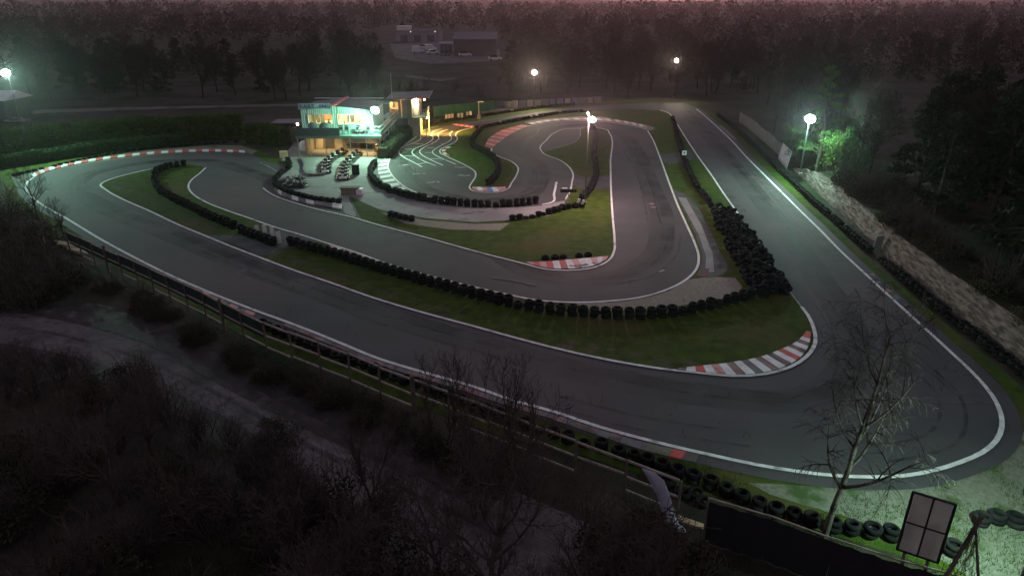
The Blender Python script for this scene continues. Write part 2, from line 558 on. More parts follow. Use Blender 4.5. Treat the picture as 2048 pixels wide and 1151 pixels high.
pit = smooth(pts('575,326 574,341 552,358 549,374 576,391 626,403 682,409 690,427 706,434 700,394 760,420 850,437 950,445 1020,441 1100,432 1128,412 1133,403 1090,411 1000,416 930,412 860,403 800,388 760,366 748,345 752,326'), .8)
flat('pit_lane', pit, .044, 'concrete')
flat('forecourt', pts('562,322 600,330 680,332 752,330 775,312 800,292 800,268 700,268 590,282'), .047, 'concrete')
flat('gravel_trap', smooth(pts('1150,608 1222,606 1290,597 1340,582 1380,560 1430,555 1470,557 1484,574 1470,592 1400,606 1330,617 1250,622 1180,620'), .8, True), .058, 'gravel_trap')
flat('runoff_strip', smooth(pts('1346,380 1362,386 1390,410 1416,455 1440,505 1455,540 1447,552 1412,556 1402,545 1404,515 1396,485 1380,447 1362,410'), .8, True), .060, 'old_asphalt')
flat('runoff_strip', pts('1356,395 1372,397 1402,450 1425,508 1428,545 1410,546 1412,515 1397,470'), .064, 'concrete')
flat('crossing_patch', pts('480,470 520,485 560,500 590,497 640,486 600,472 560,462 520,470'), .058, 'old_asphalt')
flat('crossing_patch', pts('400,470 470,490 520,512 545,508 560,498 520,485 480,472'), .057, 'old_asphalt')
flat('red_runoff', pts('1398,540 1418,538 1416,557 1392,553'), .068, 'red_asphalt')
flat('crossing_patch', pts('1290,313 1322,322 1340,330 1392,318 1380,300 1340,308'), .058, 'old_asphalt')
flat('crossing_patch', pts('1146,355 1150,348 1170,356 1220,352 1221,376 1170,380 1144,372'), .058, 'old_asphalt')
flat('worn_earth', pts('760,425 850,441 950,449 1020,447 1000,462 900,460 810,448'), .0565, 'gravel_trap')
flat('gravel_edge', smooth(pts('1245,244 1290,250 1310,258 1300,262 1270,254 1200,243 1120,242 1060,250 1050,247 1120,236 1200,234'), .8, True), .056, 'gravel_trap')

# painted lines: parts of the track
def line(P, w=.16, material='white_paint', z=.058, name='edge_line'):
    return MB().ribbon(P, w, z).build(name, material, parent=track)
n_out = len(S_OUT)
line(S_OUT, .20)
line(S_IN, .20, z=.066)
line(S_STR, .17, z=.066)
line(S_MID, .18, z=.066)
line(S_LOOP, .16, z=.066)
line(S_GRID, .16)
line(S_INF, .17, z=.066)
line(smooth(L_LEAF), .15, z=.062)
line(smooth(L_LEAF2), .12, 'faded_paint', z=.066)
line(S_CHIC, .16, z=.066)
line(smooth(L_PITX), .22, z=.062)
line(smooth(pts('1603,615 1595,605 1580,585')), .10, 'faded_paint', z=.066)
line(smooth(pts('1615,625 1640,660 1662,690')), .07, 'ghost_paint')
line(smooth(pts('1830,650 1862,680 1888,714')), .05, 'ghost_paint')
line(smooth(pts('985,556 1030,563 1072,572')), .20, 'ghost_paint')
line(smooth(pts('1225,569 1250,564 1276,558')), .10, 'ghost_paint')
line(pts('1318,545 1328,541'), .15, 'faded_paint')
line(pts('1830,787 1960,789'), .05, 'ghost_paint')
line(pts('1850,805 1985,806'), .05, 'ghost_paint')
line(smooth(pts('1078,258 1075,268 1062,277')), .10, 'faded_paint')
line(smooth(pts('520,326 545,338 558,348')), .12, 'faded_paint')
line(smooth(pts('1105,407 1130,402 1140,398')), .10, 'faded_paint', z=.066)
def zz(s, x0=740, y0=230, k=6.06):
    return [at(x0 + float(a) / k, y0 + float(b) / k) for a, b in (w.split(',') for w in s.split())]
for s in ('630,635 550,590 400,510 350,460 380,410 480,360 590,315 615,290 605,240 640,200 740,160 830,140',
          '800,620 690,580 560,510 510,465 550,410 650,370 740,320 765,290 745,235 800,190 870,170',
          '885,615 740,550 620,480 600,445 650,400 760,345 830,300 830,265 820,240 850,215 940,180',
          '1045,605 900,542 790,490 755,455 800,410 900,355 975,310 990,285 965,235 1000,200'):
    line(smooth(zz(s)), .13, z=.060, name='grid_line')
for s in ('400,505 540,500', '580,600 700,580', '415,418 520,420', '730,540 860,530', '665,460 752,460', '520,350 650,360', '860,352 900,355', '690,405 780,400'):
    line(zz(s), .13, z=.062, name='grid_bar')
for s in ('340,620 400,616 470,606', '520,722 600,716 640,705 660,718', '690,826 760,822 800,805 840,822', '1030,640 1170,640', '1070,742 1100,730 1140,745 1210,735', '850,545 925,548'):
    line(zz(s), .28, 'faded_paint', z=.063, name='grid_mark')
line(pts('1298,410 1306,407'), .5, 'kerb_faded', z=.060, name='paint_mark')
line(pts('1304,417 1309,414'), .4, 'kerb_faded', z=.060, name='paint_mark')

# rubber laid on the racing line, skids in the bends, soil dragged over the edges
race = smooth(pts('1370,222 1440,300 1530,410 1640,560 1700,660 1700,740 1600,800 1400,790 1150,740 900,672 600,572 350,474 190,405 150,375 190,345 300,325 400,322 500,345 620,395 800,447 980,502 1100,555 1220,556 1300,520 1325,455 1300,370 1270,300 1240,268 1170,250 1100,258 1050,280 1040,300 1075,330 1080,360 1040,395 960,402 880,390 810,345 800,318 840,292 880,268 960,247 1150,220'), .6)
line(race, 2.0, 'laid_rubber', z=.036, name='rubber_line')
line([p + Vector((.5, .3, 0)) for p in race], 1.0, 'laid_rubber', z=.040, name='rubber_line')
for s in ('1640,600 1690,690 1680,770 1590,812', '1700,640 1750,740 1720,830 1600,870', '1560,800 1400,778 1250,752', '1180,560 1270,555 1330,520 1350,470', '1060,545 1150,565 1240,560', '230,395 165,375 175,350 250,332', '150,400 120,380 150,350', '1085,345 1070,380 1010,398', '820,335 840,380 900,398', '1480,330 1560,420 1640,510', '700,620 850,664 1000,705', '420,500 560,560 700,612', '1250,290 1290,370 1310,450', '1100,800 1300,850 1500,880', '1800,700 1900,800 1880,880 1760,910'):
    P = smooth(pts(s), .5)
    for o in (-.5, .5):
        line(offset(P, o), .16, 'skid_rubber', z=.046, name='skid_mark')
for s in ('215,372 300,412 420,466', '520,508 700,572 900,634', '1100,690 1280,726 1400,742', '900,560 1000,583 1100,598', '600,412 750,446 900,486', '1390,318 1430,370 1470,425', '1500,330 1600,430 1700,525'):
    P = smooth(pts(s), .5)
    line(offset(P, rng.choice((-.5, .5))), 1.1, 'dragged_soil', z=.052, name='soil_patch')

# ------------------------------------------------------------------ kerbs: blocks of painted concrete
def kerb(A, B, n, colours, h=.045, jit=0.0):
    """blocks between two edges A and B (lists of points) with n cells"""
    def along(P):
        P = smooth(P, .25)
        L = [0.0]
        for i in range(1, len(P)):
            L.append(L[-1] + (P[i] - P[i - 1]).length)
        out = []
        j = 0
        for k in range(n + 1):
            t = L[-1] * k / n
            while j < len(P) - 2 and L[j + 1] < t:
                j += 1
            w = (t - L[j]) / max(L[j + 1] - L[j], 1e-6)
            out.append(P[j].lerp(P[j + 1], min(max(w, 0), 1)))
        return out
    a, b = along(A), along(B)
    root = empty('kerb', a[0], kind='structure')
    PIVOT[root.name] = tuple(a[0])
    for i in range(n):
        c = colours[i % len(colours)]
        g = .006
        q = [a[i].lerp(a[i + 1], g), a[i].lerp(a[i + 1], 1 - g), b[i].lerp(b[i + 1], 1 - g), b[i].lerp(b[i + 1], g)]
        MB().prism(q, .0, .058 + h + rng.uniform(-.004, .004)).build('kerb_block', c, parent=root)
    return root

RW = ['kerb_white', 'kerb_red']
# right hairpin, inside
kerb(pts('1352,741 1400,745 1461,750 1531,745 1576,731 1606,710 1619,686 1621,666'),
     pts('1358,738 1400,734 1461,727 1520,716 1558,702 1585,690 1604,675 1612,664'), 22,
     ['kerb_faded', 'kerb_white', 'kerb_red', 'kerb_white', 'kerb_pink', 'kerb_white', 'kerb_faded', 'kerb_white', 'kerb_dark', 'kerb_white', 'kerb_faded', 'kerb_white', 'kerb_faded', 'kerb_white', 'kerb_red', 'kerb_white', 'kerb_faded', 'kerb_white', 'kerb_faded', 'kerb_white', 'kerb_red', 'kerb_red'])
# infield hairpin, inside
kerb(pts('1058,529 1090,537 1136,539 1186,533 1212,521'), pts('1052,526 1092,525 1140,521 1185,517 1217,514'), 13,
     ['kerb_pink', 'kerb_red', 'kerb_pink', 'kerb_red', 'kerb_white', 'kerb_red', 'kerb_white', 'kerb_pink', 'kerb_white', 'kerb_white', 'kerb_pink', 'kerb_white', 'kerb_pink'])
# left hairpin, outside
kerb(pts('68,356 100,342 150,330 240,316 330,307 420,304 490,306'), pts('62,350 96,337 150,325 240,311.5 330,303 420,300 490,302'), 33, RW + ['kerb_white'] * 0)
# loop entry, outside
kerb(pts('985,298 1000,283 1016,272 1035,262 1060,252'), pts('969,294 980,276 993,267 1012,259 1045,250'), 22, ['kerb_red', 'kerb_red', 'kerb_pink'], .03)
kerb(pts('1064,250 1100,244 1150,240 1200,241 1250,247 1293,257'), pts('1056,247 1100,240 1150,237 1200,237 1250,243 1294,252'), 26, ['kerb_white', 'kerb_pink'], .03)
# pit bend, outside the grid
kerb(pts('777,314 775,326 774,336 779,347 790,362 806,376 830,388'), pts('771,316 760,326 756,338 758,350 768,366 790,380 818,391'), 19, ['kerb_white', 'kerb_dark'])
# chicane tip
kerb(pts('947,381 970,384 994,384 1011,379'), pts('944,375 970,376 994,376 1012,375'), 7, ['kerb_pink', 'kerb_white', 'kerb_pink', 'kerb_blue', 'kerb_white', 'kerb_pink', 'kerb_pink'])
# grid exit by the grass
kerb(pts('897,294 885,300 884,306 897,314'), pts('902,295 891,301 890,305 900,312'), 6, RW, .03)
kerb(pts('905,250 925,253 945,256'), pts('906,248 927,250 948,253'), 8, ['kerb_red', 'kerb_pink'], .03)
# outside of the long front straight, worn
kerb(pts('572,648 632,672 693,697 754,722 845,750 949,781 1027,808 1113,832'), pts('566,652 626,677 687,702 748,728 840,757 944,789 1022,816 1108,840'), 26, ['kerb_faded', 'kerb_dark', 'kerb_faded', 'kerb_faded'], .02)
kerb(pts('1113,832 1190,858 1303,890 1398,911'), pts('1106,841 1183,868 1296,904 1390,926'), 12, ['kerb_faded', 'kerb_dark', 'kerb_faded', 'kerb_faded', 'kerb_dark', 'kerb_faded', 'kerb_dark', 'kerb_dark', 'gravel', 'gravel', 'kerb_red', 'kerb_faded'], .02)
kerb(pts('395,577 450,603 511,628'), pts('390,580 444,607 505,633'), 8, ['kerb_faded', 'kerb_pink'], .02)
# outside of the middle bend
kerb(pts('662,492 712,509 785,535 891,564'), pts('655,495 705,513 778,539 884,568'), 18, ['kerb_pink', 'kerb_white', 'kerb_faded', 'kerb_pink'], .03)
# outside of the right straight
kerb(pts('1737,551 1788,598 1810,616'), pts('1745,548 1796,594 1818,611'), 10, ['kerb_faded', 'old_asphalt', 'wall_grey', 'old_asphalt', 'old_asphalt'], .03)
kerb(pts('1436,252 1466,280'), pts('1444,252 1475,280'), 5, ['kerb_dark', 'wall_grey'], .02)
# pit wall foot
kerb(pts('548,381 576,397 626,410 684,420'), pts('550,376 578,391 626,403.5 684,411'), 10, ['kerb_dark', 'kerb_white', 'kerb_faded', 'kerb_dark', 'kerb_white'], .10)

# black advertising strokes, worn beyond reading, on the infield kerb
for s in ('1141,535 1144,533', '1148,535.5 1154,533', '1157,535 1163,532.5', '1165,534 1169,532', '1170,532.5 1175,530.5', '1185,529.5 1190,527.5', '1124,536.5 1128,535'):
    MB().ribbon(pts(s), .30, .109).build('paint_mark', 'kerb_dark', parent=track)

# ------------------------------------------------------------------ lanes, field, far ground
flat('access_road', ragged(pts('-200,560 -60,575 60,600 200,625 330,660 450,720 560,775 700,840 860,900 1020,980 1200,1060 1280,1160 1150,1300 700,1200 620,1020 520,930 420,860 300,800 150,740 -60,700 -250,690'), .45), .020, 'lane')
lane_o = bpy.data.objects['access_road']
for du, dv in ((0, 0), (22, -26)):
    P = smooth([at(u + du, v + dv) for u, v in ((-200, 640), (0, 655), (180, 690), (330, 745), (470, 815), (620, 905), (800, 985), (1000, 1080))], .5)
    MB().ribbon(P, .55, .026).build('wheel_rut', 'dragged_soil', parent=lane_o)
    MB().ribbon(offset(P, .25), .30, .031).build('wheel_rut', 'skid_rubber', parent=lane_o)
for s, w in (('-250,690 -60,700 150,740 300,800 420,860 520,930 620,1020 700,1200', 1.9), ('-200,560 -60,575 60,600 200,625 330,660 450,720 560,775 700,840 860,900 1020,980', 1.6)):
    P = smooth(pts(s), .5)
    MB().ribbon(P, w, .038).build('leaf_litter', 'leaf_litter', parent=lane_o)
    MB().ribbon(offset(P, rng.choice((-.6, .6))), w * 1.2, .043).build('leaf_litter', 'leaf_litter', parent=lane_o)
flat('back_road', pts('-60,246 90,226 330,218 620,212 800,208 800,204 620,207 330,213 90,219 -60,236'), .020, 'lane')
flat('field', pts('160,100 320,78 480,70 640,82 660,100 520,118 320,128 180,122'), .030, 'field')
flat('yard', pts('780,88 900,82 1000,100 1000,122 860,128 790,116'), .030, 'lane')
flat('yard_track', pts('812,150 880,158 930,156 880,163 812,155'), .035, 'lane')

# earth bank beside the right straight
b0 = pts('1585,338 1620,372 1660,410 1710,455 1765,508 1820,556 1880,606 1950,662 2030,725 2120,800 2250,920 2480,1130')
b1 = pts('1640,345 1678,372 1712,400 1752,434 1800,472 1852,512 1918,556 1995,608 2080,668 2200,752 2370,880 2640,1080', 1.7)
rows = 26
def bank_point(i, j, n):
    t = j / rows
    A, B = SB0[i], SB1[i]
    p = A.lerp(B, t)
    z = 1.7 * (t ** .8)
    nzv = noise.noise(Vector((p.x * .35, p.y * .35, t * 2))) * .28 + noise.noise(Vector((p.x * 1.3, p.y * 1.3, 3))) * .13 + abs(noise.noise(Vector((p.x * 1.1, p.y * .45, t * 7)))) * .22 + noise.noise(Vector((p.x * 3.5, p.y * 3.5, 5))) * .06
    e = math.sin(math.pi * min(max(t, 0), 1))
    return Vector((p.x, p.y, max(z + nzv * (.3 + .7 * e), .02) if j else -.05))
SB0 = smooth(b0, 1e9)
SB1 = smooth(b1, 1e9)
def densify(P, k):
    out = []
    for i in range(len(P) - 1):
        for j in range(k):
            out.append(P[i].lerp(P[i + 1], j / k))
    return out + [P[-1]]
SB0, SB1 = densify(b0, 30), densify(b1, 30)
def bank(name, i0, i1, material):
    mb = MB()
    for i in range(i0, i1 + 1):
        for j in range(rows + 1):
            mb.v.append(tuple(bank_point(i, j, rows)))
    w = rows + 1
    for i in range(i1 - i0):
        for j in range(rows):
            mb.f.append((i * w + j, (i + 1) * w + j, (i + 1) * w + j + 1, i * w + j + 1))
    return mb.build(name, material, sm=True, kind='structure')
bank('terrain_bank', 0, len(SB0) - 1, 'bank_soil')
top = [bank_point(i, rows, rows) for i in range(len(SB0))]
back = [p + Vector((45 + .08 * i, 25, -2.2)) for i, p in enumerate(top)]
mb = MB()
for a, b in zip(top, back):
    mb.v += [tuple(a), tuple(a.lerp(b, .35) + Vector((0, 0, .7))), tuple(b)]
for i in range(len(top) - 1):
    for j in range(2):
        k = i * 3 + j
        mb.f.append((k, k + 3, k + 4, k + 1))
mb.build('terrain_plateau', 'earth', sm=True, kind='structure')

# added ridge to hide the bright horizon sky, dipped to let the glow through
mb = MB()
N = 120
for i in range(N + 1):
    x = -2950 + 5900 * i / N
    h = 24 + 3.0 * noise.noise(Vector((i * .21, 2, 0))) + 1.2 * noise.noise(Vector((i * .9, 5, 0)))
    h -= 8.5 * math.exp(-((x - 520) / 330) ** 2)
    mb.v += [(x, 2250, -.5), (x, 2450, h), (x, 2900, -.5)]
for i in range(N):
    for j in range(2):
        k = i * 3 + j
        mb.f.append((k, k + 3, k + 4, k + 1))
mb.build('added_skyline_ridge', 'far_twig', sm=True, kind='structure')

# ================================================================== FLOODLIGHTS
def point_light(loc, power, col, radius=.2, spot=None, aim=None, name='flood_light'):
    ld = bpy.data.lights.new(name, 'SPOT' if spot else 'POINT')
    ld.energy = power
    ld.color = col
    ld.shadow_soft_size = radius
    if spot:
        ld.spot_size = R(spot)
        ld.spot_blend = .9
    o = bpy.data.objects.new(name, ld)
    COL.objects.link(o)
    o.location = loc
    if aim is not None:
        d = (Vector(aim) - Vector(loc)).normalized()
        o.rotation_euler = d.to_track_quat('-Z', 'Y').to_euler()
    return o

GREEN = (.44, 1.0, .72)
WARM = (1.0, .80, .66)
def floodlight(base, headz, aim, label, power, col, lens, size=.34, arm=(0, 0), spot=None, pole_r=.07, mount=False, heads=None):
    """pole with a tilted dish lamp; aim is the point the dish faces"""
    base = Vector(base)
    t = thing('floodlight', base, label, 'floodlight')
    hp = Vector((base.x + arm[0], base.y + arm[1], headz))
    if not mount:
        MB().tube([base + Vector((0, 0, -.1)), Vector((base.x, base.y, headz + .15))], [pole_r, pole_r * .7], 8).build('pole', 'lamp_pole', t)
        MB().box(base + Vector((0, 0, .12)), (.3, .3, .24)).build('pole_foot', 'concrete', t)
    if arm != (0, 0) or mount:
        MB().tube([Vector((base.x, base.y, headz + .1)), hp + Vector((0, 0, .05))], .03, 6).build('arm', 'galvanised', t)
    d = (Vector(aim) - hp).normalized()
    Q = d.to_track_quat('Z', 'Y').to_matrix().to_4x4()
    Mx = Matrix.Translation(hp) @ Q
    s = size
    MB().lathe([(.3 * s, -.75 * s), (.55 * s, -.6 * s), (.95 * s, .05 * s), (1.06 * s, .10 * s), (1.06 * s, .16 * s), (.98 * s, .14 * s)], 18, Mx).build('housing', 'dark_metal', t, sm=True)
    MB().lathe([(.97 * s, .13 * s), (.7 * s, .24 * s), (.35 * s, .30 * s), (.0, .32 * s)], 18, Mx).build('lens', lens, t, sm=True)
    point_light(hp + d * (.55 * s + .12), power, col, .18, spot, hp + d * 5)
    return t

# right-hand lamp by the bank, pit-building lamp, lamp at the left edge, lamp by the fence: cool green
pR = at(1600, 350, .9)
floodlight(pR, 6.5, at(1540, 430), 'glaring green-white floodlight on a thin pole before the pine beside the bank', 620, (.46, 1.0, .80), 'lens_green', .48, arm=(0, -.25))
floodlight((-15.6, 81.6, 4.9), 5.45, at(690, 360), 'blazing white floodlight on the corner of the turquoise clubhouse', 680, (.38, 1.0, .60), 'lens_green', .48, arm=(-.1, -1.5), mount=True)
pL = at(60, 312)
floodlight(pL, 9.5, at(140, 368), 'green-white floodlight half cut off at the left edge above the hedge', 1750, GREEN, 'lens_green', .48, arm=(.0, -.3), spot=125)
pB = at(2012, 1240)
floodlight(pB, 4.6, at(1760, 850), 'floodlight seen from behind on its post beside the framed panel', 240, GREEN, 'lens_green', .30, arm=(-.35, .15), spot=165)
# infield lamp with two heads
pC = at(1170, 408)
floodlight(pC, 7.55, at(1160, 470), 'thin tall pole with a round lit lamp rising from the infield tyres', 440, (1.0, .56, .60), 'lens_warm', .36, arm=(.28, .05))
MB().box(Vector((pC.x - .05, pC.y, 8.0)), (.12, .12, .26), 0, .3, -.5).build('upper_lamp', 'lens_warm', bpy.data.objects['floodlight.004'])
# two far lamps
for (u, v, vb, lab, pw) in ((1068, 145, 214, 'small warm lamp on a pole beyond the back straight, the lower of two', 900),
                            (1347, 121, 196, 'small warm lamp on a pole beyond the far bend, the higher of two', 900)):
    b = at(u, vb)
    dd = math.hypot(b.x, b.y)
    z = at(u, v, 0)
    ang = PITCH - math.atan((575.5 - v) / FPX)
    hz = CAM_H - b.y * math.tan(ang)
    floodlight(b, hz, Vector((b.x * .6, b.y - 25, 0)), lab, pw, (1.0, .80, .58), 'lens_warm', .40, spot=165)

# ================================================================== TYRES
def tyre_mesh(name, material, ro=.30, ri=.165, w=.21, n=14):
    prof = [(ri, -w * .36), (ri + .03, -w * .5), (ro - .05, -w * .5), (ro, -w * .3), (ro, w * .3), (ro - .05, w * .5), (ri + .03, w * .5), (ri, w * .36)]
    return MB().lathe(prof, n, closed=True).mesh(name, material, sm=True)
TYRE = [tyre_mesh('tyre', 'rubber'), tyre_mesh('tyre', 'rubber_worn', .29, .17, .20), tyre_mesh('tyre', 'rubber', .315, .18, .225)]
TYRE_LO = [tyre_mesh('tyre', 'rubber', n=10), tyre_mesh('tyre', 'rubber_worn', n=10)]

def add_tyre(loc, rot, parent, lo=False, s=1.0):
    o = bpy.data.objects.new('tyre', rng.choice(TYRE_LO if lo else TYRE))
    COL.objects.link(o)
    o.location = loc
    o.rotation_euler = rot
    o.scale = (s, s, s)
    o.parent = parent
    return o

def barrier(P, high, label, gap=.63, lo=False, wob=.05, vary=.12, double=False, step=1.0):
    """stacks of tyres bolted together along a line"""
    S = smooth(P, .4)
    root = empty('tyre_barrier', S[0], 0, label, 'tyre barrier')
    for i, (p, t) in enumerate(resample(S, gap)):
        h = high - (1 if rng.random() < vary else 0)
        for k in range(h):
            q = p + Vector((rng.uniform(-wob, wob), rng.uniform(-wob, wob), .055 + .108 + k * .213))
            add_tyre(q - S[0], (rng.uniform(-.07, .07), rng.uniform(-.07, .07), rng.uniform(0, 6.28)), root, lo, rng.uniform(.88, 1.05))
    return root

barrier(pts('583,491 640,507 700,524 760,543 830,563 900,583 970,601 1040,617 1100,627 1160,633 1230,637 1300,636 1360,630 1420,618 1480,603 1512,594'), 3, 'long curved black tyre wall across the infield ending at the loose tyre heap', .66)
barrier(pts('368,333 345,336 318,345 310,358 312,372 325,388 352,404 385,420 425,440 470,458'), 3, 'black tyre wall curving round the grass tip inside the left hairpin', .64, vary=.15)
barrier(pts('484,467 505,476 530,485 556,494'), 3, 'short straight tyre wall beside three white marker boards', .64)
barrier(pts('750,331 742,343 743,356 755,372 780,385 815,396 860,405 910,411 970,415 1030,413 1082,406'), 3, 'tyre wall curving between the starting grid and the pit lane', .64)
barrier(pts('1024,441 1060,437 1100,428 1135,418 1175,414'), 2, 'low tyre wall on the grass under the black gantry board', .62, vary=.2)
barrier(pts('782,433 800,438 828,444'), 2, 'short row of tyres alone on the grass by the pit lane', .60)
barrier(pts('965,258 955,270 945,285 948,297 965,306 985,318 995,332 996,348 988,362 976,372'), 3, 'tyre wall winding down the grass tongue beside the starting grid', .68, lo=True)
barrier(pts('1180,256 1192,268 1190,290 1188,315 1192,340 1190,362 1178,385 1162,404'), 3, 'tyre wall running down the infield grass behind the thin lamp pole', .68, lo=True)
barrier(pts('1345,238 1352,262 1358,285 1366,312 1374,335 1386,362 1402,388 1420,410'), 2, 'tyre row on the grass strip beside the right-hand straight', .60, lo=True)
barrier(pts('952,258 985,252 1030,243 1080,234 1130,227 1172,224'), 2, 'low tyre row along the inside of the back straight', .66, lo=True)
barrier(pts('862,251 900,243 960,234 1020,225 1080,217 1150,211'), 2, 'tyre row along the outside of the back straight', .66, lo=True)
barrier(pts('1435,232 1470,258 1505,292 1545,330 1590,372 1630,410 1672,446 1712,482 1742,508'), 2, 'tyre row at the foot of the lit chalk bank', .62, lo=True)
barrier(pts('1760,522 1800,556 1850,598 1900,638 1950,678 2000,718 2048,756 2100,800'), 2, 'tyre row at the foot of the dark earth bank', .64)
barrier(pts('576,322 578,338 560,352 551,366 560,380 590,392 630,402 680,408'), 2, 'tyre wall hooked round the parked karts of the pit', .60, lo=True)
barrier(pts('1092,519 1120,517 1150,515 1188,512'), 1, 'single line of tyres behind the striped infield kerb', .62)
barrier(pts('525,655 570,675 630,700 700,727 760,750 840,778 920,808 1000,838 1080,866 1150,888 1215,903'), 2, 'tyre row along the front straight behind the rail fence', .68, vary=.3)
barrier(pts('30,352 100,336 170,320 260,303 340,295 430,288 480,285'), 1, 'dark tyre line at the foot of the hedge', .75, lo=True)

# big tyres nearest the camera, each stack its own group of single tyres
near = barrier(pts('1236,913 1275,926 1310,936 1345,951 1378,962 1408,972 1440,984 1470,997 1500,1012 1532,1025 1568,1034 1606,1045 1645,1055 1690,1064 1730,1071 1770,1075 1812,1082 1860,1098 1900,1106 1930,1108'), 2, 'row of black tyre stacks behind the black netting under the bare birch', .62, vary=.0)
barrier(pts('1958,1048 1998,1046 2035,1052 2080,1062'), 2, 'short tyre row on the gravel beside the floodlight post', .60)
for (u, v, s) in ((1330, 960, 1.35), (1365, 985, 1.1), (1408, 1003, 1.0), (1392, 985, 1.0)):
    p = at(u, v, .17)
    o = add_tyre(p, (rng.uniform(-.2, .2), rng.uniform(-.2, .2), 0), None, s=s)
    tag(o, 'loose black tyre lying on the grass between rail fence and tyre stacks', 'tyre', 'loose tyres by the rail fence')

# the heap of loose tyres by the right straight
H0 = pts('1415,412 1432,455 1452,500 1472,540 1490,578 1515,598')
H1 = pts('1478,436 1500,468 1525,505 1548,540 1566,570 1576,588')
n_heap = 0
while n_heap < 285:
    t, s = rng.random(), rng.random()
    k = t * (len(H0) - 1)
    i = min(int(k), len(H0) - 2)
    a = H0[i].lerp(H0[i + 1], k - i)
    b = H1[i].lerp(H1[i + 1], k - i)
    p = a.lerp(b, s)
    top_z = .48 * math.sin(math.pi * (s * .86 + .07)) ** .6
    lay = rng.choice((0, .45, .8, 1, 1))
    z = .22 + top_z * lay
    tilt = rng.uniform(.1, 1.5)
    o = add_tyre(Vector((p.x, p.y, z)), (tilt * rng.choice((-1, 1)), rng.uniform(-.5, .5), rng.uniform(0, 6.28)), None, True, rng.uniform(.9, 1.05))
    tag(o, 'black tyre thrown on the big loose heap beside the right-hand straight', 'tyre', 'tyres of the loose heap')
    n_heap += 1

# ================================================================== FRONT FENCE
FT = 1.7
ftop = pts('130,462 200,494 300,538 400,584 450,610 511,640 596,672 681,702 743,728 815,756 900,788 1000,824 1113,870 1218,906 1330,950 1444,995', FT)
fbase = [Vector((p.x, p.y, 0)) for p in ftop]
fence = thing('rail_fence', fbase[0], 'weathered post and rail fence with dark netting along the front straight', 'fence')
samp = resample(ftop, 2.05)
rails = [p for p, t in samp]
for i, p in enumerate(rails):
    w = .17 if i % 7 == 3 else .085
    h = FT + (.22 if i % 7 == 3 else .02)
    MB().tube([Vector((p.x, p.y, -.1)), Vector((p.x + rng.uniform(-.03, .03), p.y, h))], w / 1.7, 7).build('post', 'post_wood', fence)
    if i + 1 < len(rails):
        q = rails[i + 1]
        side = Vector((.0, .07, 0))
        for z, mtl in ((FT - .03, 'rail_wood'), (.98, 'rail_wood'), (.30, 'rail_wood')):
            if z < .5 and rng.random() < .25: continue
            dz = rng.uniform(-.05, .05)
            a = Vector((p.x, p.y, z + dz)) + side
            b = Vector((q.x, q.y, z + dz + rng.uniform(-.04, .04))) + side
            MB().bar(a.lerp(b, .012), a.lerp(b, .988), .05, .085).build('rail', mtl, fence)
        if i < 12:
            mb = MB()
            N = 8
            s2 = Vector((.0, .13, 0))
            for k in range(N + 1):
                for z in (FT - .02, 1.3, .72):
                    c = Vector((p.x, p.y, 0)).lerp(Vector((q.x, q.y, 0)), k / N) + s2
                    sag = .04 * math.sin(k * 1.7 + z * 3) + (.06 * math.sin(math.pi * k / N) if z < 1 else 0)
                    mb.v.append((c.x, c.y + sag, z - abs(sag)))
            for k in range(N):
                for j in range(2):
                    o = k * 3 + j
                    mb.f.append((o, o + 3, o + 4, o + 1))
            mb.build('netting', 'green_netting', fence, sm=True)

# black debris netting on its own posts
nt0 = pts('1418,998 1480,1014 1560,1040 1650,1072 1745,1108 1850,1135 1960,1165 2080,1195', 1.75)
net = thing('debris_fence', Vector((nt0[0].x, nt0[0].y, 0)), 'tall black debris netting stretched along the track under the birch', 'fence')
ns = [p for p, t in resample(smooth(nt0, .5), 1.9)]
for i, p in enumerate(ns):
    MB().tube([Vector((p.x, p.y, -.1)), Vector((p.x, p.y, 1.78))], .05, 7).build('post', 'post_wood', net)
    if i + 1 < len(ns):
        q = ns[i + 1]
        MB().bar(Vector((p.x, p.y + .07, 1.76)), Vector((q.x, q.y + .07, 1.74)), .035, .05).build('top_rail', 'rail_wood', net)
        mb = MB()
        N = 10
        for k in range(N + 1):
            c = p.lerp(q, k / N)
            for j, z in enumerate((1.72, 1.3, .8, .35, .02)):
                wv = .03 * math.sin(k * 2.1 + j * 1.3 + i) + .02 * math.sin(k * 4.7 + i * 2)
                mb.v.append((c.x, c.y - .08 + wv, z))
        for k in range(N):
            for j in range(4):
                o = k * 5 + j
                mb.f.append((o, o + 5, o + 6, o + 1))
        mb.build('netting', 'netting', net, sm=True)

# pale torn tarpaulin hanging from the fence
tb = at(1330, 1010)
mb = MB()
cols = [('1283,934', '1300,962', '1318,1000', '1328,1040', '1345,1060'), ('1308,942', '1322,968', '1333,1002', '1342,1035', '1362,1058'), ('1325,952', '1338,985', '1344,1010', '1352,1032', '1372,1055')]
for c in cols:
    for j, s in enumerate(c):
        u, v = map(float, s.split(','))
        z = (1.7, 1.2, .75, .35, .1)[j]
        p = at(u, v, z)
        mb.v.append((p.x, p.y - .15 + .1 * math.sin(j * 2 + u), z))
for i in range(2):
    for j in range(4):
        mb.f.append((i * 5 + j, i * 5 + j + 1, (i + 1) * 5 + j + 1, (i + 1) * 5 + j))
tp = mb.build('tarpaulin', 'tarp_pale', origin=tuple(tb), sm=True, label='torn pale lilac tarpaulin hanging off the rail fence', cat='tarpaulin')
sd = tp.modifiers.new('thick', 'SOLIDIFY'); sd.thickness = .01
MB().box(at(1395, 1050, .06), (2.2, .25, .12), R(-30)).build('plank', 'pale_timber', label='pale board lying at the foot of the rail fence', cat='board')

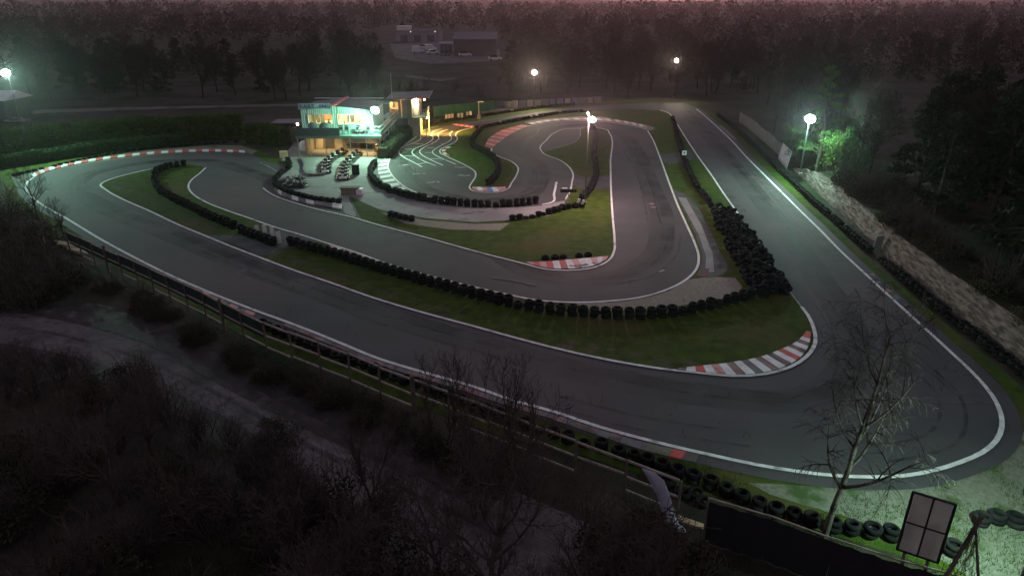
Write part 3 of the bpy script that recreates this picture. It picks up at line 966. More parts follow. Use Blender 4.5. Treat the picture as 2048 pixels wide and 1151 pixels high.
# four-pane framed panel on a post
pc = at(1851, 1054, 3.1)
dirv = (at(1914, 1007, 4.1) - at(1833, 983, 4.1)); dirv.z = 0; dirv.normalize()
fr = thing('framed_panel', Vector((pc.x, pc.y, 0)), 'grey four-pane framed panel standing upright above the black netting', 'panel')
W2, H2 = .50, 1.03
rzp = math.atan2(dirv.y, dirv.x)
def pl(a, z, d=0):
    return Vector((pc.x, pc.y, 3.1 + z)) + dirv * a + Vector((dirv.y, -dirv.x, 0)) * d
for sx in (-1, 1):
    for sz in (-1, 1):
        MB().box(pl(sx * W2 / 2, sz * H2 / 2), (W2 - .05, .03, H2 - .05), rzp).build('pane', 'panel_pane', fr)
MB().bar(pl(-W2 - .02, -H2), pl(-W2 - .02, H2), .06, .05).build('frame_side', 'black_plastic', fr)
MB().bar(pl(W2 + .02, -H2), pl(W2 + .02, H2), .06, .05).build('frame_side', 'black_plastic', fr)
MB().bar(pl(-W2 - .05, H2 + .02), pl(W2 + .05, H2 + .02), .06, .05).build('frame_top', 'black_plastic', fr)
MB().bar(pl(-W2 - .05, -H2 - .02), pl(W2 + .05, -H2 - .02), .06, .05).build('frame_bottom', 'black_plastic', fr)
MB().bar(pl(0, -H2, .01), pl(0, H2, .01), .035, .04).build('frame_bar', 'black_plastic', fr)
MB().bar(pl(-W2, 0, .015), pl(W2, 0, .015), .035, .04).build('frame_bar', 'black_plastic', fr)
for s in (-.3, .3):
    MB().tube([Vector((pl(s, 0, -.08).x, pl(s, 0, -.08).y, -.1)), pl(s, .3, -.08)], .05, 7).build('post', 'post_wood', fr)

# white number board at the foot of the picture
sp = at(1822, 1152, 1.2)
sb = thing('number_board', Vector((sp.x, sp.y, 0)), 'white board with a dark figure 9 fixed to the black netting', 'sign')
dv = (at(1850, 1135, 1.5) - at(1745, 1108, 1.5)).normalized(); dv.z = 0
rzb = math.atan2(dv.y, dv.x)
MB().box(sp + Vector((0, -.02, -.1)), (1.15, .03, .7), rzb).build('board', 'tarp_pale', sb)
fc = bpy.data.curves.new('figure', 'FONT'); fc.body = '9'; fc.size = .55; fc.align_x = 'CENTER'; fc.align_y = 'CENTER'; fc.extrude = .004
fo = text_mesh('figure', fc, 'cloth_dark')
fo.parent = sb; fo.location = (.1, -.05, 1.12); fo.rotation_euler = (R(90), 0, rzb)

# leaning timbers and dry stalks round the lamp post
lt = thing('leaning_poles', Vector((pB.x - .6, pB.y + .4, 0)), 'tripod of leaning poles hung with dry bramble by the floodlight post', 'poles')
apex = at(1955, 1040, 3.9)
for du, dy in ((-1.1, -.3), (-.2, .5), (.9, -.4), (-.6, .2)):
    MB().tube([Vector((apex.x + du, apex.y + dy, 0)), apex + Vector((du * -.12, 0, .15))], [.05, .03], 6).build('pole', 'post_wood', lt)
mb = MB()
for i in range(260):
    t = rng.random()
    a = apex.lerp(Vector((apex.x + rng.uniform(-1.0, .8), apex.y + rng.uniform(-.5, .5), 0)), t)
    d = Vector((rng.uniform(-.3, .3), rng.uniform(-.3, .3), rng.uniform(-.9, -.2)))
    mb.tube([a, a + d * .4, a + d * .8 + Vector((rng.uniform(-.15, .15), 0, -.05))], [.008, .006, .003], 3, False)
mb.build('dry_bramble', 'dry_leaf', lt)

# timber pile, road sign, marker boards
tpile = at(152, 497)
for i in range(7):
    a = at(128 + i * 5, 484 + i * 3.2, .12 + .10 * (i % 3))
    MB().box(a, (2.6 - .15 * i, .16, .06), R(-24 + rng.uniform(-6, 6)), rng.uniform(-.1, .1)).build('plank', 'pale_timber', label='pale sawn plank on the small timber pile outside the left fence end', cat='plank', group='planks of the timber pile')
ys = at(94, 500)
yt = thing('road_sign', ys, 'pale triangular road sign with a plate below it in the dark left corner', 'sign')
MB().tube([ys, ys + Vector((0, 0, 2.3))], .035, 7).build('pole', 'galvanised', yt)
mb = MB()
A = [ys + Vector((-.42, -.05, 2.35)), ys + Vector((.42, -.05, 2.35)), ys + Vector((0, -.05, 1.62))]
mb.face(A); mb.face([p + Vector((0, .02, 0)) for p in A][::-1])
mb.build('triangle_plate', 'grey_sheet', yt)
MB().box(ys + Vector((.1, -.05, 1.35)), (.7, .03, .32)).build('plate', 'grey_sheet', yt)
for k, (u, v) in enumerate(((531, 473), (546, 478), (559, 487), (514, 462))):
    p = at(u, v, .05)
    mk = thing('marker_board', p, ('white upright marker board behind the short tyre wall, middle one', 'white upright marker board second nearest the tyre wall gap', 'white upright marker board at the gap between two tyre walls', 'small white marker board farthest from the tyre wall gap')[k], 'marker')
    h = .95 if k < 3 else .45
    MB().box(p + Vector((0, 0, h / 2 + .03)), (.30, .05, h), .3).build('board', 'white_board', mk)
    MB().box(p + Vector((.02, .06, h / 2)), (.06, .05, h), .3).build('stake', 'post_wood', mk)

# small square sign on the right strip; gantry board over the pit exit
p = at(1367, 322)
sg = thing('square_sign', p, 'small white square sign on a post beside the right-hand straight', 'sign')
MB().tube([p, p + Vector((0, 0, 1.15))], .03, 6).build('post', 'dark_metal', sg)
MB().box(p + Vector((0, -.05, .95)), (.5, .04, .5)).build('plate', 'white_board', sg)
MB().box(p + Vector((0, -.08, .97)), (.16, .02, .24)).build('symbol', 'dark_metal', sg)
p = at(1136, 412)
gb = thing('gantry_board', p, 'black horizontal board on a post over the pit exit', 'sign')
MB().tube([p, p + Vector((0, 0, 1.3))], .04, 6).build('post', 'galvanised', gb)
MB().box(p + Vector((0, -.05, 1.42)), (1.45, .08, .30)).build('board', 'black_plastic', gb)
MB().box(p + Vector((-.35, -.02, 1.62)), (.45, .10, .08)).build('cap', 'white_board', gb)
for k, (u, v, lab) in enumerate(((1157, 402, 'tilted white number plate on the infield tyres'), (1166, 404, 'small tilted white plate beside the lamp pole foot'))):
    p = at(u, v, .62)
    MB().box(p, (.22, .05, .45), .2, .3, .25).build('number_plate', 'white_board', origin=tuple(p), label=lab, cat='plate')
p = at(1753, 505)
gsh = MB().box(p + Vector((0, 0, .8)), (.75, .06, 1.0), R(20), R(8)).build('metal_sheet', 'grey_sheet', origin=tuple(p), label='grey metal sheet standing in the tyre row below the earth bank', cat='sheet')

# grey panel wall at the top of the right straight, pale sheet at its end
wp = pts('1478,244 1496,257 1514,272 1532,288 1548,303 1560,314')
wl = thing('panel_wall', wp[0], 'low grey panel wall beyond the tyres at the far end of the right-hand straight', 'wall')
for i in range(len(wp) - 1):
    a, b = wp[i], wp[i + 1]
    m = (a + b) / 2
    d = (b - a)
    MB().box(m + Vector((0, 0, .75 + .06 * (i % 2))), (d.length - .06, .09, 1.5 + .12 * (i % 2)), math.atan2(d.y, d.x)).build('panel', 'wall_grey', wl)
a, b = at(1557, 318), at(1574, 338)
m = (a + b) / 2; d = b - a
MB().box(m + Vector((.1, 0, .95)), (d.length, .05, 1.9), math.atan2(d.y, d.x), R(-9)).build('metal_sheet', 'tarp_pale', origin=tuple(m), label='pale leaning sheet at the end of the grey panel wall', cat='sheet')

# ================================================================== CLUBHOUSE
X0, X1, YF, YB = -24.8, -16.4, 81.8, 88.8
ZD, ZE, ZR = 2.5, 5.2, 5.62
XR = -20.9
cb = thing('clubhouse', (-20.6, 84, 0), 'turquoise corrugated clubhouse on a raised deck with lit windows', 'building')
wall = MB()
def corr(mb, x0, x1, z0, z1a, z1b, y):
    """corrugated sheet from x0 to x1; its top slopes from z1a to z1b"""
    n = max(2, int((x1 - x0) / .11))
    k = len(mb.v)
    for i in range(n + 1):
        t = i / n
        x = x0 + (x1 - x0) * t
        yy = y - (.028 if i % 2 else 0)
        mb.v += [(x, yy, z0), (x, yy, z1a + (z1b - z1a) * t)]
    for i in range(n):
        mb.f.append((k + 2 * i, k + 2 * i + 2, k + 2 * i + 3, k + 2 * i + 1))
def etop(x):
    return ZE + (ZR - ZE) * (1 - abs(x - XR) / (XR - X0 if x < XR else X1 - XR))
WL, WR = (-24.0, -21.15), (-20.5, -17.7)
WZ0, WZ1 = 3.62, 4.70
segs = [(X0, WL[0]), (WL[1], WR[0]), (WR[1], X1)]
for a, b in segs:
    if a < XR < b:
        corr(wall, a, XR, ZD, etop(a), etop(XR), YF); corr(wall, XR, b, ZD, etop(XR), etop(b), YF)
    else:
        corr(wall, a, b, ZD, etop(a), etop(b), YF)
for a, b in (WL, WR):
    corr(wall, a, b, ZD, WZ0, WZ0, YF)
    corr(wall, a, b, WZ1, etop(a), etop(b), YF)
front = wall.build('front_wall', 'cladding', cb)
side = MB()
side.box((X0 + .04, (YF + YB) / 2 + .05, (ZD + ZE) / 2), (.08, YB - YF, ZE - ZD))
side.build('side_wall', 'cladding', cb)
MB().box((X1 - .04, (YF + YB) / 2 + .05, (ZD + ZE) / 2), (.08, YB - YF, ZE - ZD)).build('side_wall', 'cladding', cb)
MB().box(((X0 + X1) / 2, YF + 3.2, (ZD + ZE) / 2), (X1 - X0 - .2, .08, ZE - ZD)).build('back_wall', 'interior_wall', cb)
MB().box((-22.4, YF + 3.1, 4.2), (2.6, .06, 1.3)).build('wall_poster', 'interior_red', cb)
MB().box((-23.5, YF + 2.9, 4.0), (1.2, .3, 1.8)).build('cupboard', 'interior_dark', cb)
MB().box((-19.6, YF + 2.9, 4.1), (.7, .25, 1.5)).build('cupboard', 'interior_dark', cb)
MB().box((-19.0, YF + .75, 3.5), (2.6, .55, .10)).build('counter', 'counter', cb)
MB().box((-22.6, YF + .75, 3.5), (2.6, .55, .10)).build('counter', 'counter', cb)
for x, s in ((-19.9, .30), (-19.2, .5), (-18.7, .35), (-18.1, .28), (-23.3, .4), (-22.7, .3)):
    MB().lathe([(.09, 0), (.11, s * .5), (.05, s * .8), (.05, s)], 8, Matrix.Translation((x, YF + .7, 3.56))).build('jug', rng.choice(('interior_dark', 'counter', 'cream_wall')), cb)
MB().box(((X0 + X1) / 2, (YF + YB) / 2, ZD + .04), (X1 - X0 - .2, YB - YF, .08)).build('floor_slab', 'counter', cb)
MB().box(((X0 + X1) / 2, YF + 1.7, 5.08), (X1 - X0 - .25, 3.0, .05)).build('ceiling_sheet', 'interior_wall', cb)
for wi, (a, b) in enumerate((WL, WR)):
    fr_ = MB()
    for z in (WZ0, WZ1): fr_.box(((a + b) / 2, YF - .04, z), (b - a + .12, .09, .07))
    for x in (a, b, (a + b) / 2): fr_.box((x, YF - .035, (WZ0 + WZ1) / 2), (.06, .08, WZ1 - WZ0 - .07))
    w = fr_.build('window', 'kart_white' if wi else 'cladding', cb)
    for x0_, x1_ in ((a, (a + b) / 2), ((a + b) / 2, b)):
        MB().box(((x0_ + x1_) / 2, YF - .02, (WZ0 + WZ1) / 2), (x1_ - x0_ - .07, .012, WZ1 - WZ0 - .07)).build('pane', 'window_glass', w)
# roof: two sheets and the red ridge flashing
for sx, xe in ((-1, X0 - .25), (1, X1 + .3)):
    mb = MB()
    ze = ZE - .02
    n = 26
    for j in range(n + 1):
        y = YF - .25 + (YB + .2 - YF + .25) * j / n
        for (x, z) in ((XR + sx * .02, ZR + .06), (xe, ze + .05)):
            mb.v.append((x, y, z + (.02 if j % 2 else 0)))
    for j in range(n):
        k = 2 * j
        mb.f.append((k, k + 1, k + 3, k + 2) if sx < 0 else (k, k + 2, k + 3, k + 1))
    mb.build('roof_sheet', 'roof_sheet', cb)
rf = MB().box((XR - .0, (YF + YB) / 2, ZR + .12), (.55, YB - YF + .5, .10)).build('ridge_flashing', 'roof_red', cb)
MB().box(((X0 + X1) / 2, YB + .1, ZR + .02), (X1 - X0 + .3, .12, .10)).build('roof_trim', 'cover_pale', cb)
# sign panel with letters above the left eave
MB().box((-23.1, YF - .12, 5.62), (3.7, .07, .62)).build('sign_panel', 'sign_grey', cb)
for i, ch in enumerate('KARTING'):
    fc = bpy.data.curves.new('letter', 'FONT'); fc.body = ch; fc.size = .66; fc.align_x = 'CENTER'; fc.extrude = .02
    fo = text_mesh('letter', fc, 'sign_blue'); fo.parent = cb
    fo.location = (-24.6 + i * .47 + (.35 if i > 3 else 0) + 20.6, YF - .18 - 84, 5.40)
    fo.rotation_euler = (R(90), 0, 0)
# deck
DX0, DX1, DY = -25.2, -15.25, 80.0
MB().box(((DX0 + DX1) / 2, (DY + YF) / 2, ZD - .08), (DX1 - DX0, YF - DY + .1, .14)).build('deck', 'deck_metal', cb)
MB().box(((DX0 + DX1) / 2, DY - .03, ZD - .14), (DX1 - DX0, .06, .30)).build('deck_fascia', 'deck_metal', cb)
MB().box(((DX0 + DX1) / 2, (YF + YB) / 2 + .2, ZD - .14), (X1 - X0, YB - YF, .14)).build('deck', 'deck_metal', cb)
MB().box((DX1 - .7, 87.3, ZD - .08), (1.4, 13.0, .14)).build('walkway', 'deck_metal', cb)
MB().box((-22.6, DY - .02, ZD + .45), (5.2, .04, .95)).build('rail_panel', 'deck_panel', cb)
for i in range(7):
    x = DX0 + .1 + i * (DX1 - DX0 - .2) / 6
    MB().tube([(x, DY, ZD), (x, DY, ZD + 1.05)], .03, 6).build('rail_post', 'galvanised', cb)
for z in (1.05, .62, .2):
    MB().tube([(-20.0, DY, ZD + z), (DX1, DY, ZD + z)], .025, 6).build('handrail', 'galvanised', cb)
for z in (1.05, .55, .1):
    MB().tube([(DX1, DY, ZD + z), (DX1, 93.4, ZD + z + .1)], .03, 6).build('handrail', 'galvanised', cb)
for y in (80, 82.6, 85.2, 87.8, 90.4, 93):
    MB().tube([(DX1, y, ZD), (DX1, y, ZD + 1.08)], .03, 6).build('rail_post', 'galvanised', cb)
mb = MB()
mb.face([(DX1 + .03, 80.1, ZD + .12), (DX1 + .03, 93.3, ZD + .12), (DX1 + .03, 93.3, ZD + .55), (DX1 + .03, 80.1, ZD + .55)])
mb.build('rail_mesh', 'deck_panel', cb)
for x, y in ((-25.0, 80.1), (-23.6, 80.2), (-21.8, 80.1), (-18.9, 80.1), (-17.0, 80.1), (-15.4, 80.1), (-25.0, 84), (-15.4, 86), (-15.4, 90)):
    MB().tube([(x, y, 0), (x, y, ZD - .15)], .055, 7).build('column', 'galvanised', cb)
# ground floor under the deck: back wall, doors, boards
MB().box((-20.6, 85.2, 1.15), (9.0, .12, 2.3)).build('lower_wall', 'timber', cb)
for x, w, m_ in ((-23.9, .9, 'cream_door'), (-22.6, 1.0, 'dark_wall'), (-21.5, .9, 'cream_door'), (-19.9, 1.3, 'dark_wall'), (-18.1, 1.5, 'dark_wall')):
    MB().box((x, 85.08, 1.02), (w, .06, 2.04)).build('door', m_, cb)
MB().box((-24.6, 83.4, 1.15), (.10, 3.4, 2.3)).build('side_partition', 'cream_wall', cb)
MB().bar((-20.6, 84.4, 1.25), (-16.0, 82.4, 1.55), .06, .75).build('hoarding', 'dark_wall', cb)
MB().box((-16.0, 83.0, 1.1), (1.1, .5, 2.2)).build('storage_rack', 'timber', cb)
for z in (.5, 1.1, 1.7):
    MB().box((-16.0, 82.72, z), (1.0, .12, .3)).build('rack_goods', rng.choice(('cream_wall', 'interior_red', 'cover_pale')), cb)
# lamps of the house: the ones under the deck are seen glowing below it
for (x, y, z, pw) in ((-23.2, 83.6, 2.15, 40), (-20.4, 82.2, 2.15, 75), (-17.4, 81.6, 2.15, 85)):
    MB().box((x, y, z + .06), (.9, .12, .06)).build('strip_lamp', 'lens_amber', cb)
    point_light((x, y, z - .08), pw * .95, (1.0, .64, .24), .12, spot=128, aim=(x, y + .5, 0), name='strip_light')
for x, pw, c in ((-22.5, 40, (1.0, .78, .44)), (-19.1, 60, (1.0, .86, .58))):
    MB().box((x, YF + 1.4, 5.0), (1.0, .2, .06)).build('ceiling_lamp', 'lens_amber', cb)
    point_light((x, YF + 1.4, 4.85), pw, c, .15, name='ceiling_light')
MB().box((-25.35, 81.9, 3.55), (.14, .14, .22)).build('wall_lamp', 'lens_small', cb)

# second unit behind, on the walkway
U0, U1, UF, UB, UZ0, UZ1 = -16.4, -12.6, 93.4, 97.5, 2.55, 4.85
un = thing('office_cabin', (-14.4, 95, 0), 'small raised cabin with an orange lit window and balcony behind the clubhouse', 'building')
MB().box(((U0 + U1) / 2, (UF + UB) / 2, UZ0 - .06), (U1 - U0 + 2.2, UB - UF + .6, .12)).build('floor_slab', 'deck_metal', un)
MB().box((U0 + .05, (UF + UB) / 2, (UZ0 + UZ1) / 2), (.1, UB - UF, UZ1 - UZ0)).build('side_wall', 'cream_wall', un)
MB().box(((U0 + U1) / 2, UB, (UZ0 + UZ1) / 2), (U1 - U0, .1, UZ1 - UZ0)).build('back_wall', 'interior_wall', un)
MB().box((-15.0, UF, (UZ0 + UZ1) / 2), (.35, .1, UZ1 - UZ0)).build('front_wall', 'cream_wall', un)
MB().box((-14.05, UF, (UZ0 + UZ1) / 2), (1.3, .1, UZ1 - UZ0)).build('front_wall', 'cream_wall', un)
MB().box((-15.8, UF, UZ0 + .35), (1.2, .1, .7)).build('front_wall', 'cream_wall', un)
MB().box((-15.8, UF, UZ1 - .15), (1.2, .1, .3)).build('front_wall', 'cream_wall', un)
MB().box((-15.8, UF - .02, UZ0 + 1.35), (1.15, .012, 1.25)).build('window_pane', 'window_glass', un)
MB().box((-15.8, UF - .04, UZ0 + 1.35), (.05, .05, 1.25)).build('window_bar', 'timber', un)
MB().box((-14.7, UF + 2.0, (UZ0 + UZ1) / 2), (.08, 3.8, UZ1 - UZ0)).build('inner_wall', 'interior_red', un)
MB().box((-15.8, UF + .9, UZ0 + .8), (1.2, .4, .5)).build('counter', 'counter', un)
MB().box((-13.4, UF + .2, (UZ0 + UZ1) / 2), (.10, 1.2, UZ1 - UZ0)).build('door_jamb', 'cream_wall', un)
MB().box((-13.0, UF + 1.6, (UZ0 + UZ1) / 2), (.75, .08, UZ1 - UZ0 - .1)).build('inner_door', 'kart_white', un)
mb = MB()
mb.v = [(U0 - .3, UF - .7, UZ1 + .05), (U1 + 1.6, UF - .7, UZ1 + .28), (U1 + 1.6, UB + .4, UZ1 + .55), (U0 - .3, UB + .4, UZ1 + .32)]
mb.v += [(x, y, z + .10) for x, y, z in mb.v]
mb.f = [(3, 2, 1, 0), (4, 5, 6, 7), (0, 1, 5, 4), (1, 2, 6, 5), (2, 3, 7, 6), (3, 0, 4, 7)]
mb.build('roof', 'roof_sheet', un)
MB().bar((U1 - .6, UF - .74, UZ1 + .32), (U1 + 1.6, UF - .74, UZ1 + .36), .06, .14).build('roof_trim', 'roof_red', un)
rl = []
for k in range(9):
    a = math.pi * .5 * k / 8
    rl.append(Vector((U1 + .1 + 1.0 * math.sin(a), UF - .15 - .35 * math.cos(a) + .2, 0)))
for z in (1.0, .55, .12):
    MB().tube([p + Vector((0, 0, UZ0 + z)) for p in rl] + [(U1 + 1.1, UB - .5, UZ0 + z)], .03, 6).build('balcony_rail', 'galvanised', un)
for p in rl[::2] + [Vector((U1 + 1.1, UB - 1.2, 0)), Vector((U1 + 1.1, UB - 2.2, 0))]:
    MB().tube([p + Vector((0, 0, UZ0)), p + Vector((0, 0, UZ0 + 1.0))], .025, 6).build('rail_post', 'galvanised', un)
MB().box((-13.2, 94.8, 1.2), (1.5, 2.4, 2.4)).build('lower_room', 'cream_wall', un)
MB().box((-15.3, 95.3, 1.2), (2.4, 2.2, 2.4)).build('lower_room', 'grey_sheet', un)
for x, y in ((U0 + .1, UF), (U1 + 1.0, UF - .1), (U1 + 1.0, UB - .5)):
    MB().tube([(x, y, 0), (x, y, UZ0 - .1)], .06, 7).build('column', 'galvanised', un)
MB().box((-15.8, UF + 1.6, UZ1 - .12), (.6, .15, .06)).build('ceiling_lamp', 'lens_amber', un)
point_light((-15.8, UF + 1.3, UZ1 - .3), 45, (1.0, .58, .18), .12, name='cabin_light')
MB().box((-13.0, UF + 1.2, UZ1 - .10), (.4, .15, .06)).build('ceiling_lamp', 'lens_small', un)
point_light((-13.0, UF + .9, UZ1 - .35), 30, (1.0, .82, .45), .12, name='cabin_light')
MB().box((U1 + 1.0, UF - .6, UZ1 + .10), (.14, .14, .16)).build('eave_lamp', 'lens_small', un)
# amber lamp under the balcony lighting the end of the grid
MB().box((U1 + 1.0, UF + 1.2, UZ0 - .25), (.14, .45, .10)).build('under_lamp', 'lens_small', un)
point_light((U1 + 1.3, UF + .6, UZ0 - .42), 1700, (1.0, .54, .10), .12, spot=165, aim=at(890, 258), name='amber_light')
MB().tube([(-15.9, 93.2, 4.8), (-15.9, 93.2, 8.2)], .035, 6).build('mast', 'galvanised', un)

# lean-to left of the clubhouse with pale covers and bins
sh = thing('store_hut', at(575, 285), 'dark flat roofed hut behind the hedge left of the clubhouse', 'building')
b = at(575, 285)
MB().box(b + Vector((0, 1.5, 1.2)), (3.4, 3.0, 2.4)).build('wall', 'dark_wall', sh)
MB().box(b + Vector((0, 1.5, 2.46)), (3.9, 3.4, .12)).build('roof', 'roof_sheet', sh)
MB().box(b + Vector((.9, -.03, 1.0)), (.9, .06, 2.0)).build('door', 'timber', sh)
for (u, v, w, h, lab, mtl) in ((577, 282, 2.2, 1.2, 'pale covered vehicle shape beside the hut left of the clubhouse', 'cover_pale'),
                              (612, 301, 1.5, 1.25, 'white covered bundle under the left end of the deck', 'cover_pale'),
                              ):
    p = at(u, v)
    mb = MB()
    prof = [(w * .5, 0), (w * .52, h * .35), (w * .45, h * .75), (w * .3, h * .95), (0, h)]
    mb.lathe(prof, 12, Matrix.Translation(p) @ Matrix.Scale(.6, 4, (0, 1, 0)))
    mb.build('covered_bundle' if 'orange' not in lab else 'plastic_box', mtl, origin=tuple(p), sm=False, label=lab, cat='bundle' if 'orange' not in lab else 'box')

p = at(568, 315)
MB().box(p + Vector((0, 0, .4)), (.85, .6, .75), .2).build('wooden_crate', 'pale_timber', origin=tuple(p), label='tan crate at the end of the pit tyre wall', cat='crate')

# deck furniture: two tilted parasols, chairs, table
for k, (x, lab) in enumerate(((-23.35, 'dark round parasol on the deck under the left pair of windows, leftmost'), (-21.95, 'dark round parasol on the deck between the two windows'))):
    pz = thing('parasol', (x, 80.9, ZD), lab, 'parasol')
    MB().tube([(x, 80.9, ZD), (x, 80.9, ZD + 1.3)], .025, 6).build('pole', 'galvanised', pz)
    Mx = Matrix.Translation((x, 80.75, ZD + .95)) @ Matrix.Rotation(R(68), 4, 'X')
    MB().lathe([(.55, -.10), (.50, .02), (.30, .12), (0, .17)], 14, Mx).build('canopy', 'deck_panel', pz)
    MB().lathe([(.22, 0), (.22, .05), (.05, .08)], 10, Matrix.Translation((x, 80.9, ZD))).build('foot', 'concrete', pz)
def chair(x, y, z, lab, mtl='cloth_dark'):
    c = thing('deck_chair', (x, y, z), lab, 'chair')
    MB().box((x, y, z + .45), (.45, .42, .05)).build('seat', mtl, c)
    MB().box((x, y + .2, z + .75), (.45, .04, .5), 0, R(-8)).build('backrest', mtl, c)
    for sx in (-.2, .2):
        for sy in (-.18, .18):
            MB().box((x + sx, y + sy, z + .21), (.04, .04, .42)).build('leg', mtl, c)
chair(-20.1, 81.0, ZD, 'dark chair on the deck below the right window, left of two')
chair(-19.45, 81.0, ZD, 'dark chair on the deck below the right window, right of two')
chair(-18.1, 81.1, ZD, 'dark chair beside the small deck table, left side')
chair(-16.9, 81.0, ZD, 'dark chair beside the small deck table, right side')
tb_ = thing('deck_table', (-17.5, 81.0, ZD), 'small pale table on the deck by the railing', 'table')
MB().box((-17.5, 81.0, ZD + .73), (.8, .7, .04)).build('table_top', 'cover_pale', tb_)
for sx in (-.33, .33):
    for sy in (-.28, .28):
        MB().box((-17.5 + sx, 81.0 + sy, ZD + .355), (.04, .04, .71)).build('leg', 'galvanised', tb_)

# person seated at the window
pe = MB()
px, py, pz0 = -21.75, YF + .55, ZD + .08
person = None
def skin_figure(name, J, E, rad, material, loc, lab):
    me = bpy.data.meshes.new(name)
    me.from_pydata(J, E, [])
    ob = bpy.data.objects.new(name, me); COL.objects.link(ob)
    ob.location = loc
    sk = ob.modifiers.new('skin', 'SKIN')
    lay = me.skin_vertices[0] if me.skin_vertices else None
    if lay is None:
        bm = bmesh.new(); bm.from_mesh(me); bm.verts.layers.skin.verify(); bm.to_mesh(me); bm.free()
        lay = me.skin_vertices[0]
    for i, r in enumerate(rad):
        lay.data[i].radius = (r, r)
    lay.data[0].use_root = True
    sb_ = ob.modifiers.new('sub', 'SUBSURF'); sb_.levels = 1; sb_.render_levels = 1
    me.materials.append(M[material])
    tag(ob, lab, 'person')
    return ob
J = [(0, 0, .55), (0, 0, .85), (0, -.02, 1.08), (0, -.03, 1.17), (0, -.05, 1.32), (.19, -.02, 1.05), (.25, -.12, .80), (.12, -.32, .84), (-.19, -.02, 1.05), (-.25, -.12, .80), (-.1, -.34, .86), (.10, -.40, .56), (.11, -.42, .08), (-.10, -.40, .56), (-.11, -.42, .08)]
E = [(0, 1), (1, 2), (2, 3), (3, 4), (2, 5), (5, 6), (6, 7), (2, 8), (8, 9), (9, 10), (0, 11), (11, 12), (0, 13), (13, 14)]
rad = [.15, .14, .13, .055, .105, .065, .05, .04, .065, .05, .04, .08, .055, .08, .055]
person = skin_figure('person', J, E, rad, 'cloth_dark', (px, py, pz0), 'dark haired person in dark clothes seated inside the left lit window')
MB().lathe([(.0, .16), (.07, .13), (.115, .06), (.12, -.03), (.09, -.12), (.0, -.13)], 10, Matrix.Translation((px, py - .02, pz0 + 1.34))).build('hair', 'hair', person, origin=(px, py, pz0), sm=True)
MB().lathe([(0, -.105), (.05, -.09), (.075, -.03), (.08, .03), (.05, .08), (0, .09)], 10, Matrix.Translation((px, py - .09, pz0 + 1.30))).build('face', 'skin', person, origin=(px, py, pz0), sm=True)

# ================================================================== KARTS
def make_kart():
    k = proto('parked_kart')
    fr_ = MB()
    ring = [(-.62, -.80), (-.66, -.2), (-.66, .5), (-.55, .82), (-.25, .93), (.25, .93), (.55, .82), (.66, .5), (.66, -.2), (.62, -.80), (.4, -.88), (-.4, -.88)]
    P = [Vector((x, y, .15)) for x, y in ring]
    fr_.tube(P + [P[0]], .075, 6, False)
    fr_.build('bumper_ring', 'black_plastic', k, sm=True)
    MB().box((0, .05, .08), (.70, 1.35, .03)).build('floor_tray', 'engine_metal', k)
    mb = MB()
    mb.v = [(-.45, .62, .12), (.45, .62, .12), (.36, .86, .14), (-.36, .86, .14), (-.33, .52, .34), (.33, .52, .34), (.28, .74, .24), (-.28, .74, .24)]
    mb.f = [(4, 5, 6, 7), (0, 1, 5, 4), (1, 2, 6, 5), (2, 3, 7, 6), (3, 0, 4, 7)]
    mb.build('nose_cone', 'kart_white', k)
    MB().box((0, .45, .50), (.26, .05, .24), 0, R(25)).build('number_panel', 'kart_white', k)
    for s in (-1, 1):
        mb = MB()
        mb.v = [(s * .40, -.35, .12), (s * .60, -.35, .12), (s * .60, .35, .12), (s * .40, .35, .12), (s * .42, -.30, .30), (s * .57, -.32, .27), (s * .57, .28, .24), (s * .42, .28, .27)]
        mb.f = [(4, 5, 6, 7), (0, 4, 7, 3), (1, 2, 6, 5), (2, 3, 7, 6), (0, 1, 5, 4)]
        mb.build('side_pod', 'black_plastic', k)
    mb = MB()
    mb.box((0, -.18, .20), (.36, .38, .08), 0, R(8))
    mb.box((0, -.42, .44), (.36, .07, .50), 0, R(-18))
    for s in (-1, 1): mb.box((s * .19, -.27, .32), (.05, .40, .22), 0, R(8))
    mb.build('seat', 'seat_grey', k)
    MB().tube([(0, .30, .12), (0, .14, .47)], .015, 6).build('steering_column', 'dark_metal', k)
    Mx = Matrix.Translation((0, .13, .48)) @ Matrix.Rotation(R(58), 4, 'X')
    MB().lathe([(.13, -.012), (.15, -.012), (.15, .012), (.13, .012)], 12, Mx, True).build('steering_wheel', 'black_plastic', k)
    MB().box((.36, -.42, .30), (.26, .32, .28)).build('engine', 'engine_metal', k)
    MB().box((-.05, -.74, .26), (.9, .10, .16)).build('rear_bumper', 'black_plastic', k)
    for sx, sy, w, r in ((-1, .52, .13, .13), (1, .52, .13, .13), (-1, -.58, .20, .14), (1, -.58, .20, .14)):
        Mx = Matrix.Translation((sx * .47, sy, r)) @ Matrix.Rotation(R(90), 4, 'Y')
        wo_ = MB().lathe([(.07, -w / 2), (r - .02, -w / 2), (r, -w / 4), (r, w / 4), (r - .02, w / 2), (.07, w / 2)], 12, Mx, True).build('wheel', 'rubber', k, sm=True)
        MB().lathe([(.07, -w * .4), (.075, 0), (.07, w * .4)], 8, Mx).build('rim', 'engine_metal', wo_)
    return k
ORD = ['first', 'second', 'third', 'fourth', 'fifth', 'sixth', 'seventh', 'eighth', 'ninth']
kart0 = make_kart()
used = False
def place_kart(p, rz, lab, grp):
    global used
    if used: k = copy_tree(kart0)
    else: k = kart0; used = True
    k.location = (p.x, p.y, .052)
    k.rotation_euler = (0, 0, rz)
    tag(k, lab, 'kart', grp)
